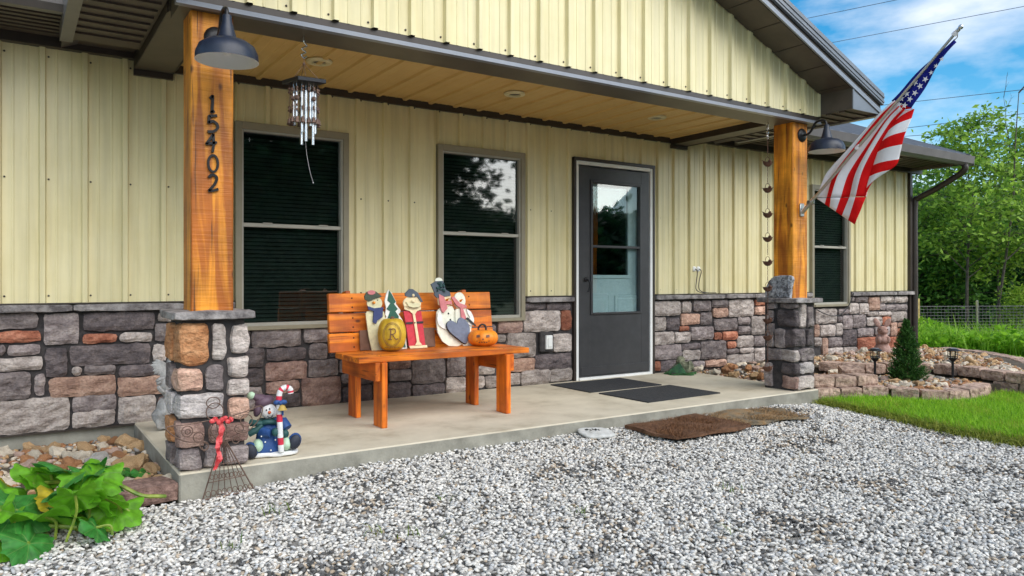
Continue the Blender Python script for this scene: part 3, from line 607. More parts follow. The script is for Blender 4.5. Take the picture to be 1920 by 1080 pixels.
# ---------------- main eaves, gutter, roof
EY, EZ = 5.05, 2.535
for a, b in ((-3.2, .26), (6.46, 10.75)):
    mb = MB(); mb.box(a, b, EY, YW, EZ-.006, EZ)
    n = 7
    for i in range(n): y = EY+.03+i*(YW-EY-.12)/n; mb.box(a, b, y, y+.035, EZ-.016, EZ-.006)
    H(mb, 'soffit', M['brown_soffit'])
    mb = MB(); x = a+.3
    while x < b-.2: mb.box(x, x+.05, EY+.02, YW-.06, EZ-.05, EZ-.016); x += 1.22
    H(mb, 'soffit_batten', M['taupe'])
    mb = MB(); mb.prism([(EY-.11, EZ+.09), (EY-.095, EZ+.09), (EY-.085, EZ-.0), (EY-.05, EZ-.03), (EY-.004, EZ-.03), (EY-.004, EZ+.08), (EY+.0, EZ+.08), (EY+.0, EZ-.036), (EY-.055, EZ-.036), (EY-.095, EZ-.004)], a, b, ax='x')
    mb.box(b-.006, b, EY-.1, EY, EZ-.03, EZ+.08); mb.box(a, a+.006, EY-.1, EY, EZ-.03, EZ+.08); H(mb, 'gutter', M['fascia'])
    mb = MB(); mb.box(a, b, YW-.06, YW, 2.465, EZ-.006); H(mb, 'frieze_trim', M['brown'])
for a, b in ((.26, .72), (6.0, 6.46)):
    mb = MB(); mb.box(a, b, 5.34, YW, EZ-.03, EZ); H(mb, 'valley_soffit', M['brown_soffit'])
    mb = MB(); mb.box(a, b, YW-.06, YW, 2.465, EZ-.03); H(mb, 'frieze_trim', M['brown'])
mb = MB(); RY = 9.36; zr = 2.6+(RY-EY)*.42
for sg in (0, 1):
    ya, yb2 = (EY-.04, RY) if sg == 0 else (13.7, RY)
    vs = [(-3.3, ya, 2.60), (10.76, ya, 2.60), (10.76, yb2, zr), (-3.3, yb2, zr)]; vs += [(x, y, z+.04) for x, y, z in vs]
    mb.add(vs, [(0, 1, 2, 3), (4, 7, 6, 5), (0, 4, 5, 1), (1, 5, 6, 2), (2, 6, 7, 3), (3, 7, 4, 0)])
H(mb, 'main_roof', M['roof'])
mb = MB(); x = 6.6
while x < 10.8:
    for (dx, hh) in ((0, .022), (.08, .008), (.155, .008)):
        vs = [(x+dx-.012, EY-.04, 2.64), (x+dx+.012, EY-.04, 2.64), (x+dx, EY-.04, 2.64+hh)]; vs += [(q, RY, zr+.04+(z-2.64)) for q, y, z in vs]
        mb.add(vs, [(0, 1, 2), (0, 3, 4, 1), (1, 4, 5, 2), (2, 5, 3, 0)])
    x += P_
H(mb, 'roof_ribs', M['rake'])
mb = MB(); vs = [(10.74, EY-.05, 2.56), (10.775, EY-.05, 2.56), (10.775, EY-.05, 2.66), (10.74, EY-.05, 2.66)]; vs += [(x, RY, z+zr-2.6) for x, y, z in vs]
mb.add(vs, [(0, 1, 2, 3), (7, 6, 5, 4), (0, 4, 5, 1), (1, 5, 6, 2), (2, 6, 7, 3), (3, 7, 4, 0)]); mb.box(10.47, 10.74, EY, 9, EZ-.004, EZ+.02); H(mb, 'main_rake', M['fascia'])
mb = MB(); mb.box(10.462, 10.52, YW-.045, YW+.05, .83, 2.5); mb.box(10.475, 10.56, YW-.03, YW+.08, -.3, .80); H(mb, 'corner_trim', M['brown'])
mb = MB(); ds = spline([(10.58, EY-.06, EZ-.02), (10.58, EY-.05, EZ-.10), (10.58, EY+.08, EZ-.19), (10.575, 5.4, EZ-.33), (10.57, YW-.10, EZ-.42), (10.565, YW-.05, EZ-.52), (10.565, YW-.05, 1.2), (10.565, YW-.05, -.12)], 6)
mb.tube(ds, .042, 10); H(mb, 'downspout', M['brown'], None, True)
# outlet cover, fittings on the wall
mb = MB(); mb.cbox(4.085, 4.235, YW-.05, YW, .30, .485, .008); o_ = H(mb, 'outlet_plate', M['mortar'])
mb = MB(); mb.cbox(4.135, 4.21, YW-.075, YW-.045, .325, .455, .006); mb.cbox(4.15, 4.195, YW-.085, YW-.07, .345, .435, .006); mb.obj('outlet_cover', M['white'], o_)
mb = MB()
for x in (6.17, 6.235): mb.lathe([(.03, 0), (.028, .012), (.016, .02), (.0005, .02)], (x, YW-.002, 1.09), 12, mtx=Matrix.Rotation(R_(90), 3, 'X'))
gm = H(mb, 'cable_grommets', M['white'], None, True)
# ============================================================ PORCH COLUMNS
def column(label, x0, x1, y0, y1, fstones, lstones, px0, px1):
    cx, cy = (x0+x1)/2, (y0+y1)/2
    t = thing('porch_column', label, 'column', (cx, cy, 0))
    mb = MB(); mb.box(x0-cx, x1-cx, y0-cy, y1-cy, 0.001, .77); core = mb.obj('pier', M['mortar'], t)
    for i, (a, b, z0, z1, c) in enumerate(fstones):
        le, re = a <= x0+.012, b >= x1-.012; z0 = max(z0, .004)
        if le: a = x0-.022
        if re: b = x1+.022
        yb = y0+(random.uniform(.11, .17) if (le or re) else .03)
        vs, fs = rblock((b-a)/2-.002, (yb-(y0-.034))/2, (z1-z0)/2-.002, 7, 6, .014, 15, i+x0*7)
        o = MB().add(vs, fs).obj('stone', SM[c], core, False, recalc=False); o.location = ((a+b)/2-cx, (yb+y0-.034)/2-cy, (z0+z1)/2)
    for i, (a, b, z0, z1, c) in enumerate(lstones):
        vs, fs = rblock(.026, (b-a)/2, (z1-z0)/2, 11, 6, .010, 19, i+40); o = MB().add(vs, fs).obj('stone', SM[c], core, False, recalc=False); o.location = (x0-.004-cx, (a+b)/2-cy, (z0+z1)/2)
    z = .01; i = 90                       # far faces
    while z < .72:
        h = random.uniform(.11, .17); h = min(h, .765-z); y = y0+.14
        while y < y1-.03:
            l = min(random.uniform(.12, .2), y1+.01-y)
            vs, fs = rblock(.026, l/2-.005, h/2-.006, 9, 3, .006, 13, i); o = MB().add(vs, fs).obj('stone', SM[random.choice('gdlb')], core, False, recalc=False); o.location = (x1+.004-cx, y+l/2-cy, z+h/2); i += 1
            if not lstones or z < 0: 
                o2 = o.copy(); col.objects.link(o2); o2.parent = core; o2.location.x = x0-.004-cx
            y += l
        z += h
    vs, fs = rblock(.205, .215, .0215, 14, 10, .006, 17, x0); cp = MB().add(vs, fs).obj('cap', M['ledge'], t, False, recalc=False); cp.location = (0, 0, .7895)
    mb = MB(); n = 16; cs = [(px0-cx, 4.14-cy), (px1-cx, 4.14-cy), (px1-cx, 4.345-cy), (px0-cx, 4.345-cy)]; ring = []
    c = .006
    for (a, b), (da, db) in zip(cs, ((1, 1), (-1, 1), (-1, -1), (1, -1))): ring += [(a, b+db*c), (a+da*c, b)] if da*db > 0 else [(a+da*c, b), (a, b+db*c)]
    vs = []
    for k in range(n+1):
        z = .808+(2.362-.808)*k/n
        for j, (a, b) in enumerate(ring): nz = mnoise.noise_vector(Vector((a*9, b*9+j*.4, z*3+x0))); vs.append((a+nz.x*.002, b+nz.y*.002, z))
    m_ = len(ring); fs = [(k*m_+j, k*m_+(j+1) % m_, (k+1)*m_+(j+1) % m_, (k+1)*m_+j) for k in range(n) for j in range(m_)]+[tuple(range(m_))[::-1], tuple(n*m_+j for j in range(m_))]
    post = mb.add(vs, fs).obj('timber_post', M['post'], t)
    return t, post, cx, cy
C1b = [s for s in C1]; L1 = [(4.24, 4.40, .55, .745, 'o'), (4.25, 4.39, .40, .53, 'g'), (4.22, 4.40, .27, .385, 'w'), (4.24, 4.39, .12, .25, 'o'), (4.23, 4.40, .01, .11, 'g')]
colA, postA, cxa, cya = column('stained timber post with the house number on a stone pier', .72, 1.03, 4.10, 4.40, C1b, L1, .773, .984)
colB, postB, cxb, cyb = column('stained timber post without number, flag bracket on it, stone pier by the flower bed', 5.69, 5.98, 4.10, 4.40, C2F, [s for s in C2L if s[0] > 4.1], 5.737, 5.943)
# house number
def numeral(strokes, wd):
    mb = MB()
    for s in strokes: mb.ribbon([(a-cxa, b) for a, b in s], wd if isinstance(wd, float) else wd[:len(s)], 4.126-cya, 4.137-cya)
    o = mb.obj('numeral', M['black'], postA); return o
def sp(p, n=6): return spline(p, n)
numeral([[(.864, 1.915), (.878, 1.932)], [(.877, 1.934), (.876, 1.885), (.873, 1.842)], [(.866, 1.842), (.873, 1.846), (.886, 1.852)]], .0138)
numeral([[(.899, 1.83), (.859, 1.823)], [(.860, 1.826), (.857, 1.785)], sp([(.856, 1.787), (.875, 1.798), (.895, 1.789), (.902, 1.768), (.884, 1.747), (.852, 1.741)])], .0138)
numeral([[(.881, 1.731), (.845, 1.676)], [(.843, 1.676), (.868, 1.682), (.898, 1.69)], [(.880, 1.733), (.882, 1.68), (.876, 1.636)]], .013)
numeral([sp(ell(.879, 1.578, .024, .043, 12)+[(.903, 1.578)], 3)], .0115)
numeral([sp([(.857, 1.503), (.872, 1.518), (.890, 1.514), (.897, 1.498), (.885, 1.468), (.858, 1.434)]), [(.855, 1.435), (.878, 1.436), (.905, 1.446)]], .0138)
# ============================================================ BARN LAMPS
def lamp(label, x, z, tilt=0):
    t = thing('wall_lamp', label, 'lamp', (x, 4.14, z))
    mb = MB(); mb.lathe([(.0005, .024), (.02, .024), (.05, .016), (.06, .006), (.061, 0)], (0, -.001, 0), 24, mtx=Matrix.Rotation(R_(90), 3, 'X')); mb.obj('back_plate', M['black'], t, True)
    mb = MB(); mb.tube(spline([(0, -.01, 0), (0, -.06, .0), (0, -.10, .03), (0, -.135, .085), (0, -.19, .10), (0, -.235, .08), (0, -.245, .03)], 6), .0105, 10); mb.obj('arm', M['black'], t, True)
    pr = [(.022, .05), (.024, .02), (.034, -.02), (.046, -.062), (.05, -.068), (.062, -.073), (.10, -.082), (.132, -.105), (.148, -.142), (.150, -.178)]
    mb = MB(); mb.lathe([(.0005, .052)]+pr, (0, -.245, 0), 36); mb.obj('shade', M['lampblue'], t, True)
    mb = MB(); mb.lathe([(.0005, -.07), (.05, -.076), (.098, -.088), (.128, -.109), (.144, -.144), (.1465, -.1785), (.151, -.1785)], (0, -.245, 0), 36); mb.obj('shade_lining', M['white'], t, True)
    mb = MB(); mb.ball((0, -.245, -.11), (.03, .03, .04), 12); mb.obj('bulb', M['white'], t, True)
    return t
lamp('blue-black barn lamp above the house number', .895, 2.235)
lamp('blue-black barn lamp beside the flag', 5.86, 2.258)
# ============================================================ FLAG
M['red'] = pm('flag_red', (.66,.008,.010), (.78,.014,.014), 12, .85, spec=.1); M['fwhite'] = pm('flag_white', (.82,.79,.82), (.88,.86,.88), 12, .85, spec=.1); M['navy'] = pm('flag_blue', (.010,.014,.17), (.016,.022,.24), 12, .85, spec=.1)
fx = 5.85; fl = thing('flag', 'star-spangled flag on an angled pole by the stone-based post', 'flag', (fx, 4.10, 1.60))
def FO(mb, name, mat, smooth=False):
    o = mb.obj(name, mat, fl, smooth); o.matrix_parent_inverse = Matrix.Translation((-fx, -4.10, -1.60)); return o
mb = MB(); mb.tube([(fx, 4.085, 1.612), (fx, 3.45, 2.214)], .0125, 12); mb.tube([(fx, 3.45, 2.214), (fx, 2.80, 2.832)], .0105, 12); FO(mb, 'pole', M['alu'], True)
mb = MB(); mb.ball((fx, 2.788, 2.843), .019, 12); mb.tube([(fx, 2.815, 2.818), (fx, 2.80, 2.832)], .015, 10); FO(mb, 'finial', M['steel'], True)
mb = MB(); mb.cbox(fx-.028, fx+.028, 4.125, 4.139, 1.535, 1.65, .004); mb.tube([(fx, 4.13, 1.57), (fx, 4.02, 1.673)], .0185, 12); mb.lathe([(.012, -.03), (.02, -.03), (.02, .03), (.012, .03)], (fx, 4.045, 1.65), 14, mtx=Matrix.Rotation(R_(90), 3, 'Y')); FO(mb, 'bracket', M['alu'], True)
for (y, z) in ((3.603, 2.069), (2.83, 2.805)):
    mb = MB(); mb.tube([(fx-.018, y+.012, z-.01), (fx-.018, y-.02, z+.02)], .006, 6); mb.lathe([(.015, -.014), (.019, -.014), (.019, .014), (.015, .014)], (fx, y, z), 12, mtx=Matrix.Rotation(R_(47), 3, 'X')); FO(mb, 'clip', M['fwhite'], True)
mb = MB(); mb.tube([(fx+.01, 2.815, 2.81), (fx+.02, 2.822, 2.78), (fx+.025, 2.845, 2.765)], .004, 6); FO(mb, 'snap_hook', M['steel'])
def rs(pts, n):
    P = np.array(spline(pts, 10)); d = np.r_[0, np.cumsum(np.linalg.norm(np.diff(P, axis=0), axis=1))]; t = np.linspace(0, d[-1], n)
    return np.stack([np.interp(t, d, P[:, i]) for i in range(P.shape[1])], 1)
FLl = [(4.012, 1.695), (3.967, 1.818), (3.907, 1.919), (3.751, 2.059), (3.601, 2.193), (3.457, 2.322), (3.318, 2.421)]
FLr = [(3.57, 1.663), (3.519, 1.889), (3.439, 2.065), (3.335, 2.233), (3.243, 2.319)]
CLp = [(3.335, 2.408), (3.201, 2.528), (3.072, 2.623), (2.947, 2.714), (2.849, 2.777)]; CRp = [(3.168, 2.318), (3.12, 2.389), (2.993, 2.57), (2.894, 2.703), (2.841, 2.752)]
P3r = [(3.168, 2.318), (3.198, 2.209), (3.243, 2.102), (3.284, 1.976), (3.313, 1.894), (3.422, 1.827), (3.537, 1.772), (3.568, 1.67)]
cl = MB()
def patch(A, B, nu, nv, matf, xf):
    A, B = rs(A, nv+1) if len(A) != nv+1 else np.array(A), rs(B, nv+1) if len(B) != nv+1 else np.array(B); vs = []
    for j in range(nv+1):
        for i in range(nu+1):
            p = A[j]+(B[j]-A[j])*i/nu; vs.append((xf(i/nu, j/nv), p[0], p[1]))
    for j in range(nv):
        for i in range(nu): cl.add([vs[j*(nu+1)+i], vs[j*(nu+1)+i+1], vs[(j+1)*(nu+1)+i+1], vs[(j+1)*(nu+1)+i]], [(0, 1, 2, 3)], matf((i+.5)/nu, (j+.5)/nv))
br = [0, .2, .34, .5, .67, .84, 1.001]
def stripe(u): return next(k for k in range(6) if u < br[k+1]) % 2
patch(FLl, FLr, 60, 26, lambda u, v: (1, 0)[stripe(u)], lambda u, v: 5.892+.022*math.sin(u*13+v*2)*(1-.5*v)+.02*u)
patch(CLp, CRp, 12, 14, lambda u, v: 2, lambda u, v: 5.885+.012*math.sin(v*9+u*5))
# triangle closing stripes to the blue field
patch([(3.335, 2.408), (3.318, 2.421)], [(3.168, 2.318), (3.243, 2.319)], 12, 2, lambda u, v: 0 if u > .6 else 1, lambda u, v: 5.892)
A3 = list(rs([FLr[4], FLr[3], FLr[2], FLr[1], FLr[0]], 41)); B3 = list(rs(P3r, 41))
SHF = .16; NV = 64
A3 = np.array(rs([FLr[4], FLr[3], FLr[2], FLr[1], FLr[0]], 401)); B3 = np.array(rs(P3r, 401))
pa = [A3[int(round(min(1, v*(1+SHF))*400))] for v in np.linspace(0, 1, NV+1)]; pb = [B3[int(round(max(0, v*(1+SHF)-SHF)*400))] for v in np.linspace(0, 1, NV+1)]
patch(pa, pb, 14, NV, lambda u, v: (1, 0)[int(v*9) % 2], lambda u, v: 5.912-.05*math.sin(u*3.1)*math.sin(min(1, v*1.2)*3.1)+.01*math.sin(v*14))
hb0, hb1 = np.array((4.012, 1.681)), np.array((3.666, 1.437)); A4 = [np.array((4.012, 1.69))+(np.array((3.57, 1.66))-np.array((4.012, 1.69)))*i/30 for i in range(31)]; B4 = [hb0+(hb1-hb0)*i/30 for i in range(31)]
patch(A4, B4, 5, 30, lambda u, v: (1, 0)[stripe(v)], lambda u, v: 5.888+.02*u+.02*math.sin(v*13)*(1-u)+.02*v*(1-u))
patch([(3.57, 1.66), (3.57, 1.66)], [(3.666, 1.437), (3.56, 1.69)], 4, 2, lambda u, v: 0, lambda u, v: 5.915)
fo = FO(cl, 'cloth', [M['red'], M['fwhite'], M['navy']], 'all')
fo.data.materials[0], fo.data.materials[1] = M['red'], M['fwhite']
bm = bmesh.new(); bm.from_mesh(fo.data); bmesh.ops.remove_doubles(bm, verts=bm.verts, dist=.0004); bmesh.ops.recalc_face_normals(bm, faces=bm.faces); bm.to_mesh(fo.data); bm.free()
so = fo.modifiers.new('thickness', 'SOLIDIFY'); so.thickness = .002
st = MB()
for i, (y, z) in enumerate([(3.133, 2.508), (3.056, 2.517), (3.012, 2.558), (2.975, 2.601), (3.096, 2.473), (3.201, 2.435), (3.136, 2.428), (3.264, 2.364), (3.176, 2.388), (3.218, 2.347), (2.932, 2.642), (3.243, 2.406)]):
    r0 = .027 if z < 2.55 else .02; a0 = random.uniform(0, 1); po = [(y+(r0 if k % 2 == 0 else r0*.4)*math.cos(a0+k*math.pi/5), z+(r0 if k % 2 == 0 else r0*.4)*math.sin(a0+k*math.pi/5)*1.0) for k in range(10)]
    x = 5.866
    st.add([(x, y, z)]+[(x, a, b) for a, b in po], [(0, 1+k, 1+(k+1) % 10) for k in range(10)])
so_ = FO(st, 'star_print', M['fwhite']); so_['kind'] = 'stuff'
# ============================================================ WIND CHIME
wc = thing('wind_chime', 'silver tube wind chime hanging from the porch header near the numbered post', 'wind chime', (1.39, 4.22, 1.72))
def WO(mb, name, mat, smooth=False):
    o = mb.obj(name, mat, wc, smooth); o.matrix_parent_inverse = Matrix.Translation((-1.39, -4.22, -1.72)); return o
X, Y = 1.39, 4.22
mb = MB(); mb.tube(spline([(X, Y, 2.362), (X, Y, 2.325), (X+.016, Y, 2.305), (X-.012, Y, 2.285), (X+.01, Y, 2.268), (X-.014, Y, 2.25), (X, Y, 2.234), (X+.016, Y, 2.246)], 5), .0042, 6); WO(mb, 'hook', M['steel'], True)
mb = MB(); mb.tube([(X, Y, 2.24), (X, Y, 2.205)], .002, 5); mb.ball((X, Y, 2.2), .009, 8)
for a, b in ((-.07, -.05), (.075, -.05), (.0, .07), (-.02, -.09)): mb.tube([(X, Y, 2.2), (X+a, Y+b, 2.105)], .0016, 5)
WO(mb, 'hanging_cords', M['wire'])
mb = MB(); mb.cbox(-.09, .09, -.09, .09, -.012, .012, .003); o = WO(mb, 'top_plate', M['black']); o.matrix_parent_inverse = Matrix.Identity(4); o.location = (0, 0, 2.098-1.72); o.rotation_euler = (R_(2), R_(-4), R_(12))
tubes = [(-.055, -.04, 1.875, 2.03), (-.03, -.055, 1.80, 2.03), (-.008, -.058, 1.75, 2.035), (.018, -.055, 1.84, 2.03), (.035, -.05, 1.735, 2.035), (.052, -.035, 1.80, 2.03), (.062, -.01, 1.86, 2.02), (-.062, -.01, 1.87, 2.02), (-.045, .03, 1.85, 2.02), (.05, .03, 1.85, 2.02), (.0, .05, 1.84, 2.02), (-.02, -.02, 1.735, 2.03)]
for a, b, z0, z1 in tubes:
    mb = MB(); mb.tube([(X+a, Y+b, z0), (X+a, Y+b, z1)], .0085, 10); mb.tube([(X+a, Y+b, z1), (X+a*1.02, Y+b*1.02, 2.09)], .0013, 4); WO(mb, 'tube', M['steel'], True)
mb = MB(); bd = MB()
for k in range(16):
    a = 2*math.pi*k/16; px, py = X+.082*math.cos(a), Y+.082*math.sin(a)
    mb.tube([(px, py, 2.088), (px, py, 1.845)], .001, 4)
    for z in (2.05, 2.035, 1.945, 1.93): bd.ball((px, py, z+random.uniform(-.006, .006)), (.008, .008, .008), 6)
    bd.lathe([(.003, .034), (.009, .026), (.011, .008), (.014, 0)], (px, py, 1.852+random.uniform(-.008, .008)), 8)
    if k in (2, 9, 10, 5, 13): bd.ball((px, py, 1.99), (.014, .014, .016), 7)
WO(mb, 'bead_strings', M['wire']); o = WO(bd, 'beads_and_bells', M['wire']); o['kind'] = 'stuff'
mb = MB(); mb.tube(spline([(X+.0, Y-.02, 1.78), (X+.01, Y-.02, 1.68), (X+.03, Y-.02, 1.58), (X+.047, Y-.02, 1.525)], 5), .0006, 4); mb.ball((X+.047, Y-.02, 1.525), .003, 6); WO(mb, 'clapper_cord', M['fwhite'])
# ============================================================ RAIN CHAIN
rx, ry = 5.545, 4.26
rc = thing('rain_chain', 'rusty rain chain of bird-shaped cups hanging beside the flag post', 'rain chain', (rx, ry, .1))
def RO(mb, name, mat, smooth=False):
    o = mb.obj(name, mat, rc, smooth); o.matrix_parent_inverse = Matrix.Translation((-rx, -ry, -.1)); return o
mb = MB()
for k in range(4): mb.tube([(rx+.012*math.cos(t+ .2)*(1 if k % 2 else .2), ry+.012*math.cos(t)*(.2 if k % 2 else 1), 2.335-.035*k+.022*math.sin(t)) for t in np.linspace(0, 2*math.pi, 10)[:-1]], .0032, 5, closed=True)
RO(mb, 'hanger_links', M['steel'], True)
cz = [2.0, 1.77, 1.549, 1.337, 1.126, .90, .618, .468, .195]; mb = MB()
z = 2.21
while z > .2:
    k = int(z*1000/24) % 2
    if not any(c-.03 < z < c+.055 for c in cz): mb.tube([(rx+(.006 if k else .001)*math.cos(t), ry+(.001 if k else .006)*math.cos(t), z+.014*math.sin(t)) for t in np.linspace(0, 2*math.pi, 8)[:-1]], .0018, 4, closed=True)
    z -= .024
RO(mb, 'chain', M['rust'])['kind'] = 'stuff'
for i, c in enumerate(cz):
    mb = MB(); mb.lathe([(.0005, -.034), (.018, -.03), (.036, -.012), (.041, .008), (.038, .008), (.033, -.01), (.015, -.025), (.0005, -.028)], (rx, ry, c), 16)
    tl = random.uniform(-.008, .012)
    for sg in (-1, 1):                    # wings / tail and head
        mb.add([(rx+sg*.034, ry+.018, c+.004), (rx+sg*.034, ry-.018, c+.004), (rx+sg*.088, ry-.002, c+.016+sg*tl), (rx+sg*.034, ry, c-.008)], [(0, 1, 2), (0, 2, 3), (1, 3, 2), (0, 3, 1)])
    mb.ball((rx-.02, ry-.038, c+.012), (.013, .016, .013), 8)
    mb.tube([(rx+.034*math.cos(t), ry, c+.006+.045*math.sin(t)) for t in np.linspace(0, math.pi, 9)], .0022, 5)
    RO(mb, 'bird_cup', M['rust'], True)
# ============================================================ MEMORIAL STONE ON THE CAP
ms = thing('memorial_stone', 'small grey engraved memorial stone with a raised cross leaning on the post', 'memorial stone', (5.69, 4.25, .811))
mb = MB(); out_ = [(4.386, .0), (4.391, .075), (4.349, .15), (4.296, .19), (4.223, .2), (4.142, .2), (4.11, .19), (4.10, .16), (4.118, .10), (4.13, .0)]
mb.prism([(a-4.25, b) for a, b in out_], -.016, .018, ax='x'); bm = bmesh.new(); me = bpy.data.meshes.new('t'); me.from_pydata(mb.v, [], mb.f); bm.from_mesh(me); bmesh.ops.bevel(bm, geom=list(bm.edges), offset=.006, segments=2, affect='EDGES', profile=.6); bm.to_mesh(me); bm.free(); bpy.data.meshes.remove(bpy.data.meshes.get('memorial_body')) if bpy.data.meshes.get('memorial_body') else None
me.name = 'tablet'; me.materials.append(M['memorial']); o = bpy.data.objects.new('tablet', me); col.objects.link(o); o.parent = ms
mb = MB(); mb.cbox(-.024, -.014, -.118, -.104, .03, .185, .003); mb.cbox(-.025, -.015, -.14, -.08, .14, .154, .003); mb.obj('cross_relief', M['memorial'], ms)
mb = MB()
for k in range(7): mb.cbox(-.0185, -.0155, -.055+.006*(k % 2), .075-.01*(k % 3), .172-.013*k, .176-.013*k, .001)
mb.obj('worn_inscription', M['memorial'], ms)
mb = MB(); mb.ball((-.012, .07, .045), (.012, .035, .045), 10); mb.ball((-.014, .075, .085), (.012, .014, .016), 8); mb.ball((-.012, .02, .03), (.01, .03, .03), 10); mb.obj('figure_relief', M['memorial'], ms, True)
# ============================================================ BENCH
bn = thing('bench', 'orange stained cedar bench with three-board backrest against the stone wall', 'bench', (2.53, 4.85, 0))
def BO(mb, name, mat, rot=None, loc=None):
    o = mb.obj(name, mat, bn); o.location = loc or (0, 0, 0)
    if rot: o.rotation_euler = rot
    return o
for sx in (-.515, .455):
    for sy, ln in ((-.30, .429), (.15, .429)): BO(MB().cbox(0, .04, 0, .14, 0, ln, .004), 'leg', M['benchz'], None, (sx, sy, 0))
    ox = sx-.04 if sx < 0 else sx+.04
    BO(MB().cbox(0, .038, -.285, .31, -.065, .058, .004), 'cross_rail', M['benchy'], None, (ox, 0, .371))
    BO(MB().cbox(0, .038, 0, .08, 0, .50, .004), 'back_support', M['benchz'], (R_(-10), 0, 0), (sx, .26, .40))
for k in range(3): BO(MB().cbox(-.665, .675, 0, .138, 0, .038, .004), 'seat_board', M['bench'], None, (0, -.275+k*.142, .430))
for k in range(3): BO(MB().cbox(-.675+.004*k, .68-.003*k, -.019, .019, 0, .133, .004), 'back_board', M['bench'], (R_(-7), 0, 0), (0, .245+k*.0175, .458+k*.141))
mb = MB()
for sx in (-.495, .475):
    for k in range(3):
        for dy in (.04, .10): mb.lathe([(.006, 0), (.0045, .0012), (.0005, .0014)], (sx, -.275+k*.142+dy, .468), 7)
        for dz in (.035, .10): yy = .245+k*.0175-.021+(dz)*.12; mb.lathe([(.006, 0), (.0045, .0012), (.0005, .0014)], (sx, yy, .458+k*.141+dz), 7, mtx=Matrix.Rotation(R_(90), 3, 'X'))
BO(mb, 'screws', M['black'])['kind'] = 'stuff'
# ============================================================ THINGS ON THE BENCH
def cutmat(n, c, c2=None, sc_=30): return pm('painted_'+n, c, c2 or tuple(min(1, x*1.25+.01) for x in c), sc_, .6, .1, 80)
CM = {k: cutmat(k, c) for k, c in dict(cream=(.58,.54,.34), white=(.66,.66,.55), plaidgreen=(.035,.05,.03), blue=(.02,.035,.13), orange=(.8,.27,.03), green=(.012,.085,.055), snow=(.7,.7,.66), red=(.50,.025,.045), black=(.012,.012,.013), navyhat=(.055,.075,.10), pinkcheck=(.50,.16,.17), slate=(.13,.155,.22), flesh=(.70,.58,.36), darkgreen=(.01,.05,.05), brown=(.13,.06,.035)).items()}
def cut(root, name, poly, y, mat, th=.012, z0=.468, bev=True):
    """flat cut-out wooden piece: outline given in world x,z; pieces stack forward by y"""
    mb = MB(); mb.prism([(a-root.location.x, b-z0) for a, b in poly], y-th, y); return mb.obj(name, mat, root)
def lean(o, deg): o.rotation_euler = (R_(-deg), 0, 0)
def up(poly, dz=.0): return [(a, b+dz) for a, b in poly]
dzf = .018
f = thing('plank', 'brown plank standing behind the painted wooden figures on the bench', 'plank', (2.36, 5.035, .468)); lean(f, 7)
MB().cbox(-.298, .30, -.009, .009, 0, .145, .003).obj('board', CM['brown'], f)
f = thing('snowman_cutout', 'flat wooden snowman in a plaid cap and blue scarf on the bench', 'figurine', (2.17, 5.005, .468)); lean(f, 6)
cut(f, 'body', up([(2.135, .454), (2.116, .55), (2.103, .67), (2.1, .717), (2.113, .735), (2.158, .74), (2.222, .744), (2.238, .726), (2.248, .683), (2.242, .605), (2.238, .454)], dzf-.004), 0, CM['cream'])
cut(f, 'head', up(ell(2.167, .786, .058, .05), dzf), -.008, CM['cream'])
cut(f, 'cap', up([(2.088, .837), (2.107, .866), (2.138, .878), (2.177, .868), (2.212, .841), (2.217, .829), (2.177, .82), (2.119, .799), (2.091, .813)], dzf), -.018, CM['plaidgreen'])
cut(f, 'cap_top', up(ell(2.14, .862, .03, .016), dzf), -.028, CM['pinkcheck'], .006)
cut(f, 'scarf', up([(2.11, .765), (2.158, .749), (2.229, .756), (2.223, .726), (2.219, .684), (2.177, .661), (2.167, .637), (2.145, .65), (2.154, .728), (2.113, .741)], dzf), -.018, CM['blue'])
o = MB(); o.ball((2.156-2.17, -.03, .789+dzf-.468), (.011, .018, .011), 10); o.obj('nose', CM['orange'], f, True)
o = MB(); [o.ball((2.17+d-2.17, -.021, .808+dzf-.468), .005, 6) for d in (-.03, .02)]; o.obj('eyes', CM['black'], f)
f = thing('tree_cutout', 'flat wooden Christmas tree with painted snow behind the mustard pumpkin', 'figurine', (2.31, 5.012, .468)); lean(f, 6)
cut(f, 'tree_board', up([(2.284, .887), (2.307, .864), (2.341, .796), (2.337, .783), (2.374, .735), (2.367, .715), (2.354, .709), (2.387, .661), (2.405, .562), (2.412, .454), (2.255, .454), (2.242, .665), (2.261, .689), (2.251, .707), (2.261, .755), (2.251, .801), (2.268, .858)], dzf-.004), 0, CM['snow'])
cut(f, 'green_paint', up([(2.288, .876), (2.307, .852), (2.337, .793), (2.321, .779), (2.350, .741), (2.330, .724), (2.355, .686), (2.35, .60), (2.385, .56), (2.40, .46), (2.27, .46), (2.26, .66), (2.288, .725), (2.262, .743), (2.294, .785), (2.272, .804)], dzf), -.012, CM['green'], .004)
f = thing('santa_cutout', 'flat wooden Santa in a long red coat on the bench', 'figurine', (2.47, 4.99, .468)); lean(f, 6)
cut(f, 'coat', up([(2.387, .729), (2.53, .726), (2.551, .475), (2.565, .473), (2.567, .454), (2.424, .454), (2.418, .474), (2.401, .636)], dzf-.004), 0, CM['red'])
cut(f, 'base_band', up([(2.418, .474), (2.562, .474), (2.565, .455), (2.424, .455)], dzf-.004), -.012, CM['flesh'], .004)
cut(f, 'face', up(ell(2.455, .782, .072, .052), dzf), -.010, CM['flesh'])
cut(f, 'beard', up([(2.39, .76), (2.52, .76), (2.525, .735), (2.49, .722), (2.474, .70), (2.499, .496), (2.52, .474), (2.462, .472), (2.478, .497), (2.455, .702), (2.43, .725), (2.39, .738)], dzf), -.016, CM['flesh'], .006)
